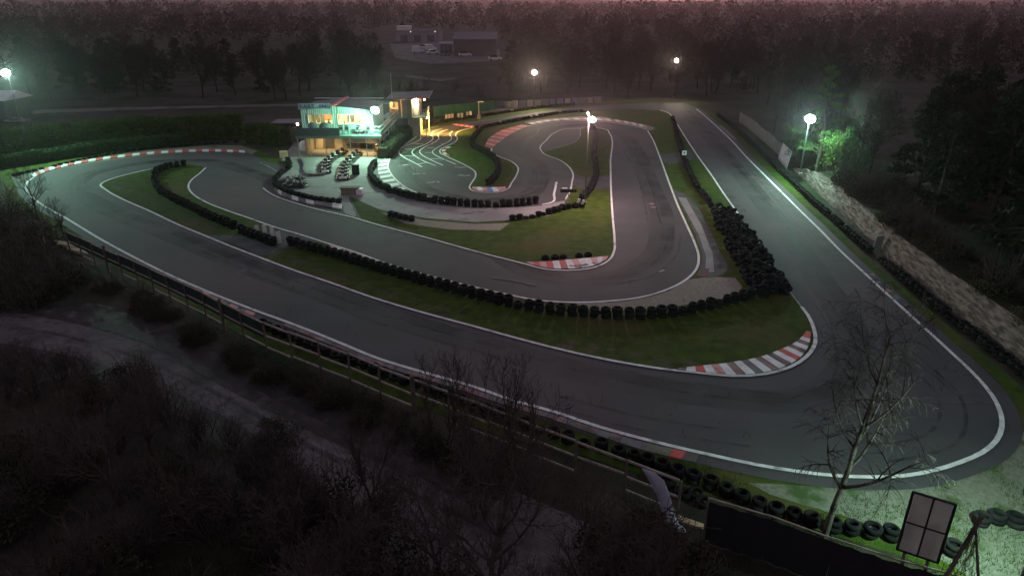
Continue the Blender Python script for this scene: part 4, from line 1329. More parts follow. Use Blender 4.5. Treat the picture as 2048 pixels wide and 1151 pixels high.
for row, (line_, nm) in enumerate(((pts('651,345 652,331 660,322 674,313 688,305'), 'row nearer the low kerb'), (pts('686,358 688,342 694,330 704,320 714,311'), 'row nearer the starting grid'))):
    S = resample(smooth(line_, .3), 1.62)
    for i, (p, t) in enumerate(S[:9]):
        place_kart(p, math.atan2(-t.y, -t.x) - R(90), '%s parked kart from the front in the %s' % (ORD[i], nm), 'karts parked in two rows before the clubhouse')
for i, (u, v, a, lab) in enumerate(((572, 366, 60, 'leftmost kart of the cluster inside the hooked tyre wall'), (583, 372, 75, 'middle kart of the cluster inside the hooked tyre wall'), (597, 374, 80, 'nearest kart of the cluster inside the hooked tyre wall'), (594, 363, 70, 'rear kart of the cluster inside the hooked tyre wall'))):
    place_kart(at(u, v), R(a), lab, 'karts clustered by the pit tyre wall')
# low rubber strip round the empty bay
st = smooth(pts('602,318 609,332 610,346 618,352 640,352 652,350'), .5)
mb = MB()
for a, b in zip(st, st[1:]):
    mb.bar(a + Vector((0, 0, .17)), b + Vector((0, 0, .17)), .22, .26)
mb.build('low_kerb_barrier', 'kerb_dark', origin=tuple(st[0]), label='low dark rubber kerb bent round the empty bay left of the karts', cat='barrier')
p = at(712, 349)
dr = thing('fuel_drum', p, 'dark upright drum standing beside the second kart row', 'drum')
MB().lathe([(.40, 0), (.42, .05), (.40, .1), (.40, .5), (.42, .55), (.40, .6), (.40, 1.05), (.42, 1.1), (.38, 1.1)], 14, Matrix.Translation(p)).build('body', 'rubber_worn', dr)
MB().lathe([(.37, 1.08), (.3, 1.12), (0, 1.13)], 12, Matrix.Translation(p)).build('lid', 'dark_metal', dr)
p = at(705, 389)
bx = thing('wooden_trough', p, 'low wooden box with a pale end at the head of the pit lane', 'box')
MB().box(p + Vector((-.3, 0, .36)), (1.4, .75, .55)).build('box', 'timber', bx)
MB().box(p + Vector((.72, 0, .33)), (.55, .8, .52)).build('pale_end', 'cover_pale', bx)
MB().box(p + Vector((-.2, 0, .69)), (1.75, .85, .10)).build('lid', 'post_wood', bx)
for s in (-.9, .3):
    MB().box(p + Vector((s, 0, .05)), (.1, .7, .1)).build('foot', 'post_wood', bx)

# green tarpaulin screen, banner row and pole beyond the back straight
gs = thing('green_screen', at(930, 232), 'long dark green tarpaulin screen behind the back straight', 'screen')
scr = pts('868,238 900,234 935,231 965,227 990,224')
for i in range(len(scr) - 1):
    a, b = scr[i], scr[i + 1]
    d = b - a
    mb = MB()
    N = 8
    for k in range(N + 1):
        c = a.lerp(b, k / N)
        for z in (.35, 1.1, 1.9):
            mb.v.append((c.x, c.y + .08 * math.sin(k * 1.3 + z * 2 + i), z))
    for k in range(N):
        for j in range(2):
            o = k * 3 + j
            mb.f.append((o, o + 3, o + 4, o + 1))
    mb.build('tarpaulin', 'tarp_green', gs, sm=True)
    MB().tube([Vector((a.x, a.y + .15, 0)), Vector((a.x, a.y + .15, 2.0))], .05, 6).build('post', 'post_wood', gs)
for i, (u, v) in enumerate(((893, 241), (899, 240), (905, 239), (917, 238), (924, 237), (935, 235), (941, 234))):
    p = at(u, v)
    MB().box(p + Vector((0, 0, .45)), (.38, .05, .85), rng.uniform(-.2, .2), R(-8)).build('marker_slab', rng.choice(('grey_sheet', 'cover_pale', 'grey_sheet')), origin=tuple(p), label='pale upright slab in the row at the foot of the green screen', cat='slab', group='slabs at the foot of the green screen')
p = at(958, 238)
pp = thing('lamp_post', p, 'unlit pole with a short crossarm in front of the green screen', 'pole')
MB().tube([p, p + Vector((0, 0, 2.6))], .06, 6).build('pole', 'galvanised', pp)
MB().box(p + Vector((.3, 0, 2.6)), (.9, .12, .12)).build('crossarm', 'galvanised', pp)
MB().lathe([(.3, 0), (.33, .3), (.25, .6), (.1, .9)], 8, Matrix.Translation(p)).build('foot', 'wall_grey', pp)
for i in range(14):
    t = i / 13
    p = at(1000 + 195 * t, 216 - 10 * t)
    MB().box(p + Vector((0, 0, .55)), (.95 + rng.random() * .5, .06, 1.0 + .2 * rng.random()), .12 + rng.uniform(-.08, .08), R(rng.uniform(-12, 6))).build('advert_board', rng.choice(('grey_sheet', 'wall_grey', 'car_paint_blue', 'grey_sheet')), origin=tuple(p), label='weathered grey blue board in the row outside the back straight', cat='board', group='boards outside the back straight')

# ================================================================== TREES AND HEDGES
def rot_dir(d, ang, az):
    ref = Vector((0, 0, 1)) if abs(d.z) < .9 else Vector((1, 0, 0))
    s = d.cross(ref).normalized()
    t = d.cross(s)
    return (d * math.cos(ang) + (s * math.cos(az) + t * math.sin(az)) * math.sin(ang)).normalized()

def bare_tree(seed, height, lv=(7, 4, 3, 3), kids=(2, 2, 2, 2), ratio=(.50, .55, .6, .62), r0=.13, rmin=.012, spread=(.6, .7, .7, .7), up=.12, droop=0.0, stems=1, wob=.16, trunk_part=.0, start=.25):
    r = random.Random(seed)
    T, C = MB(), MB()
    def grow(p, d, L, rad, lvl):
        n = lv[lvl]
        P, Rr = [p], [rad]
        for i in range(n):
            bias = Vector((0, 0, up if lvl else .25))
            if droop and lvl >= 2: bias = Vector((0, 0, -droop))
            d = (d + Vector((r.uniform(-1, 1), r.uniform(-1, 1), r.uniform(-1, 1))) * wob + bias).normalized()
            p = p + d * (L / n)
            rr = max(rad * (1 - .75 * (i + 1) / n), rmin)
            P.append(p); Rr.append(rr)
            if lvl + 1 < len(lv) and (i + 1) / n > (start if lvl == 0 else .2):
                for k in range(kids[lvl]):
                    cd = rot_dir(d, r.uniform(.55, 1.15) * spread[lvl] * 1.3, r.uniform(0, 6.28))
                    grow(p, cd, L * ratio[lvl] * r.uniform(.7, 1.2) * (1.15 - .45 * (i + 1) / n), max(rr * .7, rmin), lvl + 1)
        mb = T if lvl <= 1 else C
        mb.tube(P, Rr, 6 if lvl == 0 else (4 if lvl == 1 else 3), False)
    for s in range(stems):
        a = r.uniform(0, 6.28)
        q = Vector((math.cos(a), math.sin(a), 0)) * (.0 if stems == 1 else r.uniform(.05, .35))
        d = Vector((math.cos(a) * (.35 if stems > 1 else .04), math.sin(a) * (.35 if stems > 1 else .04), 1)).normalized()
        grow(q - Vector((0, 0, .15)), d, height * r.uniform(.8, 1.0) * (.72 if len(lv) > 2 else 1), r0, 0)
    return T, C

def tree_proto(name, T, C, tm='bark', cm='twig'):
    t = proto(name)
    T.build('trunk', tm, t, sm=True)
    C.build('crown', cm, t)
    return t

PROTO_USED = set()
def place(pr, p, rz, s, label, cat, group, name=None):
    if pr.name in PROTO_USED:
        o = copy_tree(pr)
    else:
        o = pr
        PROTO_USED.add(pr.name)
    o.location = p
    o.rotation_euler = (0, 0, rz)
    o.scale = (s, s, s)
    tag(o, label, cat, group)
    return o

def leaf_quads(mb, c, n, rx, ry, rz_, size, r, flat=.0):
    for _ in range(n):
        while True:
            v = Vector((r.uniform(-1, 1), r.uniform(-1, 1), r.uniform(-1, 1)))
            if v.length <= 1: break
        p = c + Vector((v.x * rx, v.y * ry, v.z * rz_))
        a = Vector((r.uniform(-1, 1), r.uniform(-1, 1), r.uniform(-1, 1) * (1 - flat))).normalized()
        b = a.cross(Vector((r.uniform(-1, 1), r.uniform(-1, 1), r.uniform(-1, 1)))).normalized()
        s = size * r.uniform(.6, 1.3)
        mb.face([p - a * s - b * s * .5, p + a * s - b * s * .35, p + a * s * .9 + b * s * .5, p - a * s * .8 + b * s * .4])

# prototypes
far_bare = [tree_proto('bare_tree', *bare_tree(100 + i, 9.5, (7, 4, 3, 2), (2, 2, 3, 0), r0=.15, rmin=.022, up=.10), 'far_bark', 'far_bark') for i in range(4)]
ever = []
for i in range(4):
    r = random.Random(200 + i)
    T, C = MB(), MB()
    h = 9.0
    T.tube([Vector((0, 0, -.3)), Vector((.1, 0, h * .5)), Vector((0, .1, h * .95))], [.17, .11, .03], 7, False)
    for k in range(46):
        t = .10 + .88 * k / 46
        rad = (2.5 * (1 - t) ** .75 + .25) * r.uniform(.6, 1.15)
        a = r.uniform(0, 6.28)
        q = Vector((math.cos(a) * rad, math.sin(a) * rad, h * t - .15 * rad))
        T.tube([Vector((0, 0, h * t)), q], [.035, .012], 3, False)
        leaf_quads(C, q * .86 + Vector((0, 0, h * t * .14)), 46, .75, .75, .38, .17, r)
    ever.append(tree_proto('evergreen_tree', T, C, 'bark', 'dark_needles'))
shrub = [tree_proto('bare_shrub', *bare_tree(300 + i, 3.0, (4, 3, 3), (2, 3, 0), (.5, .5, .5), r0=.035, rmin=.007, stems=7, up=.10, wob=.22, start=.15), 'bark', 'bark') for i in range(4)]
bush = []
for i in range(3):
    r = random.Random(400 + i)
    T, C = bare_tree(410 + i, 2.0, (3, 3), (2, 0), (.5, .5), r0=.03, rmin=.008, stems=8, wob=.25)
    C = MB()
    for k in range(40):
        a = r.uniform(0, 6.28); rr = r.random() ** .5 * 1.25
        leaf_quads(C, Vector((math.cos(a) * rr, math.sin(a) * rr, r.uniform(.1, 1.15 - .35 * rr))), 36, .38, .38, .25, .055, r)
    bush.append(tree_proto('bramble_bush', T, C, 'bark', 'bramble'))
fg_tree = [tree_proto('bare_tree', *bare_tree(500 + i, 8.5, (7, 5, 4, 3), (2, 2, 3, 0), (.52, .52, .5, .5), r0=.13, rmin=.006, up=.13, wob=.18, start=.18)) for i in range(3)]
thin_tree = [tree_proto('sapling', *bare_tree(600 + i, 6.2, (7, 4, 3), (3, 3, 0), (.36, .45, .5), r0=.05, rmin=.006, up=.25, spread=(.55, .6, .6, .6), stems=3, start=.2)) for i in range(2)]

# the birch by the hairpin
T, C = bare_tree(77, 9.4, (10, 5, 4, 5), (2, 2, 3, 0), (.36, .48, .55, .6), r0=.095, rmin=.0042, up=.12, droop=.22, spread=(.62, .7, .8, .8), wob=.13, start=.28)
bt = tree_proto('birch_tree', T, C, 'birch_bark', 'bark')
place(bt, at(1648, 1072), R(200), 1.32, 'slender bare birch with drooping twigs before the right hairpin', 'tree', None)

# pine lit by the floodlight, ivy shrubs beside it
r = random.Random(55)
T, C = MB(), MB()
h = 8.8
T.tube([Vector((0, 0, -.4)), Vector((.12, 0, h * .35)), Vector((-.05, .1, h * .7)), Vector((.05, 0, h))], [.16, .12, .08, .02], 8, False)
for k in range(44):
    t = .16 + .84 * k / 44
    rad = (2.3 * (1 - t) ** .7 + .25) * r.uniform(.45, 1.2)
    a = r.uniform(0, 6.28)
    q = Vector((math.cos(a) * rad, math.sin(a) * rad, h * t + .18 * rad))
    T.tube([Vector((0, 0, h * t - .1)), q * .5 + Vector((0, 0, h * t * .5 - .08)), q], [.035, .025, .01], 4, False)
    for m in range(3):
        c = Vector((0, 0, h * t)).lerp(q, .55 + .22 * m)
        for _ in range(34):
            a_ = Vector((r.uniform(-1, 1), r.uniform(-1, 1), r.uniform(-.2, 1.2))).normalized()
            b_ = a_.cross(Vector((r.uniform(-1, 1), r.uniform(-1, 1), r.uniform(-1, 1)))).normalized()
            L = r.uniform(.18, .36)
            p0 = c + Vector((r.uniform(-.18, .18), r.uniform(-.18, .18), r.uniform(-.1, .1)))
            C.face([p0 - b_ * .018, p0 + b_ * .018, p0 + a_ * L + b_ * .008, p0 + a_ * L - b_ * .008])
pine = tree_proto('pine_tree', T, C, 'bark', 'needles')
place(pine, at(1632, 340, 1.0), 0, 1.15, 'green pine glowing behind the right-hand floodlight', 'tree', None)
r = random.Random(56)
for k, (u, v, z, s) in enumerate(((1596, 328, .5, 1.3), (1655, 352, 1.2, 1.5), (1680, 340, 1.4, 1.6), (1585, 305, .2, 1.3), (1700, 365, 1.8, 1.3))):
    T, C = bare_tree(900 + k, 3.2, (4, 3, 3), (2, 3, 0), (.5, .5, .5), r0=.03, rmin=.010, stems=6, up=.15, wob=.2)
    for q in range(16):
        a = r.uniform(0, 6.28); rr = r.random() ** .5
        leaf_quads(C, Vector((math.cos(a) * rr, math.sin(a) * rr, r.uniform(.4, 2.6))), 30, .4, .4, .3, .06, r)
    o = tree_proto('leafy_shrub', T, C, 'bark', ('shrub_leaf', 'hedge_leaf')[k % 2])
    place(o, at(u, v, z), k, s, ('green shrub lit by the floodlight left of its pole', 'green shrub lit by the floodlight right of its pole', 'grey green shrub above the chalk bank near the floodlight', 'green shrub behind the pale leaning sheet', 'dim shrub at the top edge of the chalk bank')[k], 'shrub', None)

# the woods round the track
r = random.Random(66)
def scatter(n, box, protos, smin, smax, label, cat, group, z=0.0, skip=None, zones=None):
    k = 0
    while k < n:
        u, v = r.uniform(box[0], box[2]), r.uniform(box[1], box[3])
        if skip and skip(u, v): continue
        zl = next(zn for lim, zn in zones if u < lim) if zones else ''
        place(r.choice(protos), at(u, v, z), r.uniform(0, 6.28), r.uniform(smin, smax), label + zl, cat, group + zl)
        k += 1
ZB = ((150, ' near the left edge lamp'), (340, ' behind the left half of the hedge'), (560, ' behind the right half of the hedge'), (9999, ' behind the clubhouse roof'))
ZC = ((1100, ' left of the lower far lamp'), (1240, ' between the two far lamps'), (1350, ' left of the higher far lamp'), (9999, ' right of the higher far lamp'))
ZT = ((200, ' at the left edge'), (500, ' under the grey lane'), (800, ' left of the large spreading tree'), (1060, ' round the large spreading tree'), (9999, ' beside the torn tarpaulin'))
gap = lambda u, v: (770 < u < 1010 and v < 185) or (150 < u < 640 and 60 < v < 130)
scatter(62, (-120, 88, 790, 204), far_bare, .75, 1.25, 'dark bare tree beyond the back road', 'tree', 'bare trees beyond the back road', skip=gap, zones=ZB)
scatter(22, (-120, 80, 790, 195), ever, .7, 1.1, 'dark evergreen beyond the back road', 'tree', 'evergreens beyond the back road', skip=gap, zones=ZB)
scatter(62, (1000, 95, 1480, 202), far_bare, .75, 1.2, 'dark bare tree behind the back straight', 'tree', 'bare trees behind the back straight', skip=lambda u, v: (u > 1390 and v > 196), zones=ZC)
scatter(10, (1000, 80, 1480, 190), ever, .6, 1.0, 'dark evergreen in the wood behind the back straight', 'tree', 'evergreens behind the back straight')
scatter(34, (1450, 120, 1700, 262), far_bare, .8, 1.15, 'grey bare tree in the wood behind the right-hand floodlight', 'tree', 'bare trees behind the right floodlight', skip=lambda u, v: v > 185 + (u - 1450) * .45)
scatter(46, (1480, 55, 2120, 165), far_bare + ever, .8, 1.25, 'dark far tree above the right-hand wood', 'tree', 'far trees above the right wood')
scatter(14, (700, 160, 1010, 202), shrub, .8, 1.3, 'low bare shrub behind the clubhouse and green screen', 'shrub', 'shrubs behind the clubhouse')
# on the plateau above the bank
for k in range(70):
    i = r.randrange(15, len(top) - 1)
    off = r.uniform(1.5, 30)
    p = top[i] + Vector((off * .86, off * .5, 0))
    zz_ = 1.9 + .6 * min(off / 15, 1) - max(off - 15, 0) * .06
    ev = r.random() < (.0 if i < 55 else .35 if i < 100 else .7)
    place(r.choice(ever if ev else far_bare), Vector((p.x, p.y, zz_ - .2)), r.uniform(0, 6.28), r.uniform(.75, 1.15),
          'dark evergreen in the wood above the earth bank' if ev else 'dark bare tree in the wood above the earth bank', 'tree',
          'evergreens above the bank' if ev else 'bare trees above the bank')
for k in range(60):
    i = r.randrange(20, len(top) - 1) if k < 34 else r.randrange(20, 125)
    o_ = r.uniform(.5, 2.4) if k < 34 else r.uniform(1, 8)
    p = top[i] + Vector((o_ * .85, o_ * .5, -.1))
    place(r.choice(bush), p, r.uniform(0, 6.28), r.uniform(.7, 1.2), 'dark bramble along the upper edge of the earth bank', 'bush', 'brambles on the bank edge')

# far wood: one mass
r = random.Random(67)
mb = MB()
for k in range(2600):
    y = 310 * (6.0 ** r.random())
    x = r.uniform(-1, 1) * y * .95
    hgt = r.uniform(6, 12) * (1 if y < 600 else 1.55)
    if abs(x + 45) < 40 and y < 420: continue
    leaf_quads(mb, Vector((x, y, hgt * .55)), 38, hgt * .42, hgt * .42, hgt * .47, hgt * .085, r)
for k in range(1100):
    y = 165 * (2.1 ** r.random())
    x = r.uniform(-1, 1) * y * .95
    u = 1024 + FPX * x / (y * math.cos(PITCH) + 16 * math.sin(PITCH))
    if 740 < u < 1030 or (120 < u < 660 and 200 < y < 300): continue
    hgt = r.uniform(3.5, 7.5)
    leaf_quads(mb, Vector((x, y, hgt * .5)), 44, hgt * .5, hgt * .5, hgt * .48, hgt * .06, r)
mb.build('far_woodland', 'far_twig', kind='stuff')
bpy.data.objects['far_woodland']['label'] = 'far dark woodland running to the horizon'

# hedges
def hedge(P, h, w, n, label, material, size=.10, seed=1):
    r = random.Random(seed)
    S = smooth(P, 1.0)
    root = thing('hedge', S[0], label, 'hedge')
    core, leaf = MB(), MB()
    for i, p in enumerate(S):
        d = (S[min(i + 1, len(S) - 1)] - S[max(i - 1, 0)]).normalized()
        s = Vector((-d.y, d.x, 0))
        hh = h * (.92 + .1 * noise.noise(Vector((i * .25, seed, 0))))
        for a, z in ((-.5, -.1), (-.42, hh * .9), (.42, hh * .9), (.5, -.1)):
            q = p + s * (a * w * .8)
            core.v.append((q.x, q.y, z))
    for i in range(len(S) - 1):
        for j in range(3):
            k = i * 4 + j
            core.f.append((k, k + 4, k + 5, k + 1))
    core.f += [(0, 1, 2, 3), tuple(len(core.v) - 4 + j for j in (3, 2, 1, 0))]
    core.build('inner_branches', 'bramble', root)
    for k in range(n):
        t = r.random() * (len(S) - 1)
        i = min(int(t), len(S) - 2)
        p = S[i].lerp(S[i + 1], t - i)
        d = (S[i + 1] - S[i]).normalized()
        s = Vector((-d.y, d.x, 0))
        hh = h * (.97 + .12 * noise.noise(Vector((t * .25, seed, 0))) + .05 * noise.noise(Vector((t * 1.7, seed, 5))))
        side = r.random()
        if side < .62: a, z = -.5 + r.uniform(-.08, .10), r.random() ** .8 * hh
        elif side < .9: a, z = r.uniform(-.5, .5), hh * r.uniform(.93, 1.04)
        else: a, z = .5 + r.uniform(-.1, .08), r.random() * hh
        c = p + s * (a * w) + Vector((0, 0, z))
        # leaf tilted up and out
        u1 = Vector((r.uniform(-1, 1), r.uniform(-1, 1), r.uniform(.0, 1.5))).normalized()
        v1 = u1.cross(Vector((r.uniform(-1, 1), r.uniform(-1, 1), r.uniform(-1, 1)))).normalized()
        L = size * r.uniform(.7, 1.5)
        leaf.face([c - v1 * L * .45, c + v1 * L * .45, c + u1 * L * 1.6 + v1 * L * .15, c + u1 * L * 1.6 - v1 * L * .15])
    leaf.build('foliage', material, root)
    return root
hedge(pts('-80,325 20,310 120,299 220,291 320,284 420,279 490,277'), 3.1, 1.6, 26000, 'tall clipped dark green hedge behind the left hairpin', 'hedge_leaf', .13, 3)
hedge(pts('0,336 100,320 190,306 300,294 380,288'), 1.25, 1.5, 11000, 'lower pale green shrub strip in front of the tall hedge', 'shrub_leaf', .10, 4)
hedge(pts('498,284 535,287 572,292'), 2.3, 1.4, 6000, 'short dark hedge between the tall hedge and the clubhouse', 'hedge_leaf', .11, 5)
hedge(pts('766,318 785,300 800,285 812,274'), 1.5, 1.6, 6000, 'dark shrub bank between the clubhouse stairs and the starting grid', 'bramble', .10, 6)
hedge(pts('826,258 838,253 850,248'), 1.4, 1.2, 4000, 'dark bush beside the cabin at the end of the grid', 'bramble', .10, 7)

# foreground thicket between camera and fence
r = random.Random(68)
place(fg_tree[0], at(985, 1300), 1.2, 1.0, 'large spreading bare tree at the bottom middle', 'tree', None)
place(fg_tree[1], at(1330, 1330), .4, .62, 'smaller bare tree at the bottom beside the torn tarpaulin', 'tree', None)
place(fg_tree[2], at(240, 1010), 2.2, .80, 'bare tree standing over the grey lane at the left', 'tree', None)
place(fg_tree[1], at(640, 1330), 4.0, .75, 'bare tree at the bottom left of the large spreading one', 'tree', None)
place(fg_tree[0], at(78, 440), 5.1, .62, 'bare tree overhanging the left hairpin edge', 'tree', None)
place(fg_tree[2], at(130, 478), 3.0, .50, 'small bare tree beside the left end of the rail fence', 'tree', None)
place(fg_tree[1], at(-20, 700), 2.0, .7, 'bare tree at the left border above the grey lane', 'tree', None)
place(thin_tree[0], at(884, 905), 0, 1.0, 'thin reddish sapling before the front straight, left of two', 'tree', None)
place(thin_tree[1], at(1045, 930), 1, 1.0, 'thin reddish sapling before the front straight, right of two', 'tree', None)
place(thin_tree[1], at(745, 985), 3, .8, 'thin sapling at the edge of the grey lane', 'tree', None)
place(fg_tree[2], at(890, 1180), .7, .66, 'bare tree rising left of the large spreading one, twigs over the fence', 'tree', None)
place(fg_tree[0], at(1165, 1230), 2.9, .62, 'bare tree rising right of the large spreading one', 'tree', None)
place(fg_tree[1], at(760, 1150), 5.5, .60, 'bare tree at the bottom edge of the grey lane', 'tree', None)
place(thin_tree[0], at(955, 1040), 2.0, .95, 'thin sapling rising just left of the large spreading tree', 'tree', None)
place(thin_tree[1], at(300, 905), 4.0, .9, 'thin sapling beside the bare tree over the grey lane', 'tree', None)
for k in range(22):
    t = k / 21 + r.uniform(-.02, .02)
    u, v = -40 + 640 * t, 715 + 60 * t + 230 * max(t, 0) ** 2
    place(r.choice(shrub), at(u, v + r.uniform(0, 25)), r.uniform(0, 6.28), r.uniform(.45, .9), 'leafless shrub along the lower edge of the grey lane', 'shrub', 'shrubs along the grey lane')
for k, (u, v, z, s, lab) in enumerate(((1548, 262, .2, .95, 'pale bare tree behind the grey panel wall'), (1582, 292, .4, 1.0, 'pale bare tree lit from the right by the floodlight'), (1668, 318, 1.4, 1.05, 'tall bare tree lit green right of the floodlight'), (1712, 345, 1.7, .95, 'bare tree above the pale end of the bank'), (1620, 300, .6, 1.05, 'tall bare tree directly behind the pine'))):
    place(fg_tree[k % 3], at(u, v, z), k * 1.7, s, lab, 'tree', None)
lane_gap = lambda u, v: (620 < u < 1250 and 860 + (u - 620) * .3 < v < 1000 + (u - 620) * .3 and r.random() < .8) or (300 < u < 620 and 690 < v < 880) or (0 < u < 300 and 600 < v < 760) or (560 < u < 720 and 800 < v < 960)
def under_fence(u, v):
    fy = 505 + (u - 130) * .445 if u < 1200 else 985 + (u - 1200) * .3
    return v < fy + 45 or lane_gap(u, v)
scatter(46, (-80, 640, 1380, 1420), shrub, .7, 1.3, 'leafless shrub in the dark thicket below the rail fence', 'shrub', 'bare shrubs of the front thicket', skip=under_fence, zones=ZT)
scatter(34, (-80, 600, 1420, 1420), bush, .8, 1.5, 'dark bramble in the thicket below the rail fence', 'bush', 'brambles of the front thicket', skip=under_fence, zones=ZT)
scatter(16, (-60, 390, 110, 620), bush, 1.0, 1.6, 'dark bramble on the slope at the left edge', 'bush', 'brambles at the left edge', skip=lambda u, v: v < 430 + u * .35)
scatter(10, (-60, 400, 100, 640), shrub, .9, 1.4, 'leafless shrub on the slope at the left edge', 'shrub', 'shrubs at the left edge', skip=lambda u, v: v < 440 + u * .35)
for k in range(44):
    t = r.random() * (len(fbase) - 5)
    i = int(t)
    p = fbase[i].lerp(fbase[i + 1], t - i) + Vector((-.2, -r.uniform(.9, 2.3), 0))
    place(r.choice(bush), p, r.uniform(0, 6), r.uniform(.4, .65), 'dark bramble along the foot of the rail fence', 'bush', 'brambles at the fence foot')

# rough grass and stalks: uncountable ground cover in the foreground and on the gravel
mb = MB()
r = random.Random(69)
for k in range(15000):
    u, v = r.uniform(-60, 1500), r.uniform(560, 1180)
    if under_fence(u, v) and r.random() < .93: continue
    p = at(u, v)
    L = r.uniform(.12, .45)
    a = r.uniform(0, 6.28)
    d = Vector((math.cos(a) * .35, math.sin(a) * .35, 1)) * L
    s = Vector((-math.sin(a), math.cos(a), 0)) * .014
    mb.face([p - s, p + s, p + d])
mb.build('rough_grass', 'bramble', kind='stuff')
mb = MB()
for k in range(16000):
    u, v = r.uniform(1180, 2060), r.uniform(880, 1150)
    p = at(u, v)
    if noise.noise(Vector((p.x * .5, p.y * .5, 0))) < .02: continue
    # keep off the tarmac
    dmin = min((p - q).length_squared for q in S_OUT[150:330:3]) if len(S_OUT) > 330 else 9
    if dmin < 1.0 or v < 925 + max(0, (1500 - u)) * .0: continue
    if u < 2010 and v < 958 - abs(u - 1738) * .10 and u > 1300: continue
    L = r.uniform(.04, .14)
    a = r.uniform(0, 6.28)
    d = Vector((math.cos(a) * .6, math.sin(a) * .6, 1)) * L
    s = Vector((-math.sin(a), math.cos(a), 0)) * .012
    p.z = .02
    mb.face([p - s, p + s, p + d])
mb.build('grass_tufts', 'grass', kind='stuff')

# ================================================================== FAR THINGS
def far_shed(u0, u1, v, h, depth, label, wm='far_wall', rm='far_roof', pitch=.8):
    a, b = at(u0, v), at(u1, v)
    w = b.x - a.x
    c = Vector(((a.x + b.x) / 2, a.y, 0))
    t = thing('warehouse', c, label, 'building')
    MB().box(c + Vector((0, depth / 2, h / 2)), (w, depth, h)).build('wall', wm, t)
    mb = MB()
    z = h + .01
    mb.v = [(c.x - w / 2 - .3, c.y - .3, z), (c.x + w / 2 + .3, c.y - .3, z), (c.x + w / 2 + .3, c.y + depth, z), (c.x - w / 2 - .3, c.y + depth, z), (c.x - w / 2 - .3, c.y + depth / 2, z + pitch), (c.x + w / 2 + .3, c.y + depth / 2, z + pitch)]
    mb.f = [(0, 1, 5, 4), (2, 3, 4, 5), (0, 4, 3), (1, 2, 5)]
    mb.build('roof', rm, t)
    for i in range(3):
        MB().box(c + Vector((-w * .3 + i * w * .3, -.04, 1.4)), (w * .16, .08, 2.8)).build('door', 'far_roof', t)
    return t, c, w
t, c, w = far_shed(790, 880, 84, 4.6, 14, 'pale long warehouse with a rooftop unit far beyond the trees')
MB().box(c + Vector((-w * .3, 3, 5.6)), (6, 5, 2.0)).build('rooftop_unit', 'car_paint_white', t)
for s in (-.14, .40):
    MB().box(c + Vector((w * s, -.2, 4.3)), (.45, .3, .45)).build('wall_lamp', 'lens_dim', t)
far_shed(908, 992, 112, 5.2, 16, 'dark rusty barn among far trees', 'far_roof', 'roof_sheet', 2.0)
far_shed(880, 905, 106, 3.0, 8, 'bluish small shed beside the far parked vehicles', 'car_paint_blue', 'far_wall', .6)
def far_car(u, v, rz, label, paint, van):
    p = at(u, v)
    t = thing('parked_van' if van else 'parked_car', p, label, 'van' if van else 'car')
    hb, hc = (1.0, 1.0) if van else (.7, .6)
    Mz = Matrix.Translation(p) @ Matrix.Rotation(rz, 4, 'Z')
    def blk(prof, name, mtl, w):
        mb = MB()
        n = len(prof)
        for s in (-w / 2, w / 2):
            mb.v += [tuple(Mz @ Vector((x, s, z))) for x, z in prof]
        mb.f = [tuple(range(n - 1, -1, -1)), tuple(range(n, 2 * n))] + [(i, (i + 1) % n, n + (i + 1) % n, n + i) for i in range(n)]
        return mb.build(name, mtl, t)
    blk([(-2.1, .3), (2.1, .3), (2.15, .7), (1.9, .3 + hb * .75), (.9, .3 + hb), (-2.1, .3 + hb)], 'body', paint, 1.8)
    blk([(-2.0 if van else -1.6, .3 + hb), (.9, .3 + hb), (.4, .3 + hb + hc), (-1.9 if van else -1.2, .3 + hb + hc)], 'cabin', paint if van else 'car_glass', 1.6)
    for x in (-1.3, 1.3):
        for s in (-.8, .8):
            MB().lathe([(.18, -.1), (.32, -.1), (.32, .1), (.18, .1)], 10, Mz @ Matrix.Translation((x, s, .32)) @ Matrix.Rotation(R(90), 4, 'X')).build('wheel', 'rubber', t)
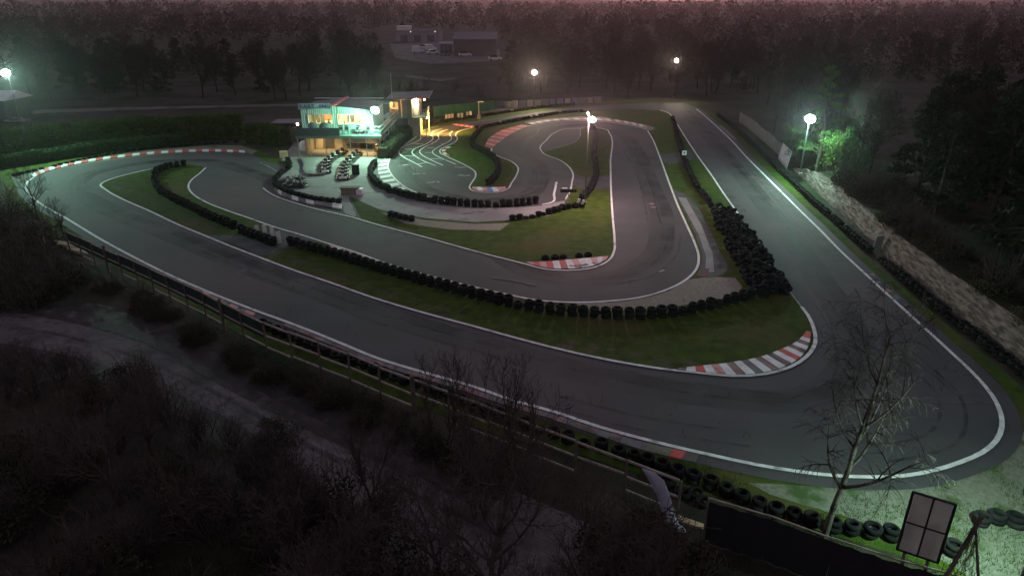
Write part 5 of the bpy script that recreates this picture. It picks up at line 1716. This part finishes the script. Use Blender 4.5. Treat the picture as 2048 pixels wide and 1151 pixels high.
for k, (u, v, rz, lab, pm, van) in enumerate(((836, 106, .2, 'white van leftmost in the far yard', 'car_paint_white', True), (862, 102, .1, 'white van behind in the far yard', 'car_paint_white', True), (866, 109, .3, 'white car nearest in the far yard', 'car_paint_white', False), (848, 98, .0, 'pale car at the foot of the far warehouse', 'car_paint_white', False), (890, 112, 1.2, 'blue car beside the far shed', 'car_paint_blue', False), (930, 113, .1, 'white car before the far rusty barn', 'car_paint_white', False), (990, 121, .0, 'pale car right of the far rusty barn', 'car_paint_white', False))):
    far_car(u, v, rz, lab, pm, van)

# house at the left edge
hp_ = at(-25, 242)
hs = thing('house', hp_, 'house with a pale gable roof at the left edge beyond the hedge', 'house')
MB().box(hp_ + Vector((0, 3, 1.5)), (6.5, 6, 3.0)).build('wall', 'dark_wall', hs)
mb = MB()
for s, n in ((-1, 0), (1, 1)):
    x = hp_.x + s * 3.7
    mb.v += [(x, hp_.y - .4, 3.0), (x, hp_.y + 6.4, 3.0), (x, hp_.y + 3, 4.2)]
mb.f = [(0, 3, 5, 2), (1, 2, 5, 4), (0, 2, 1), (3, 4, 5), (0, 1, 4, 3)]
mb.build('roof', 'cover_pale', hs)
MB().box(hp_ + Vector((1.5, -.03, 1.4)), (1.0, .06, 1.1)).build('window', 'car_glass', hs)
for k, (u, v) in enumerate(((30, 240), (38, 246), (50, 244), (20, 246))):
    p = at(u, v)
    MB().box(p + Vector((0, 0, .3)), (2.2 - .3 * k, .5, .22), .1 * k, 0, .05 * k).build('stacked_board', 'grey_sheet', origin=tuple(p), label='grey board dumped on the yard by the left edge house', cat='board', group='boards by the house')

# ================================================================== AIR
HZ = MB()
HZ.box((0, 1570, 14), (6200, 3400, 30))
hz = HZ.build('haze', 'rubber', kind='stuff')
hm = bpy.data.materials.new('haze_air')
hm.use_nodes = True
nt = hm.node_tree
nt.nodes.remove(nt.nodes['Principled BSDF'])
pv = nt.nodes.new('ShaderNodeVolumePrincipled')
pv.inputs['Color'].default_value = (.92, .84, .90, 1)
pv.inputs['Density'].default_value = HAZE
pv.inputs['Anisotropy'].default_value = .88
nt.links.new(pv.outputs[0], nt.nodes['Material Output'].inputs['Volume'])
hz.data.materials.clear()
hz.data.materials.append(hm)
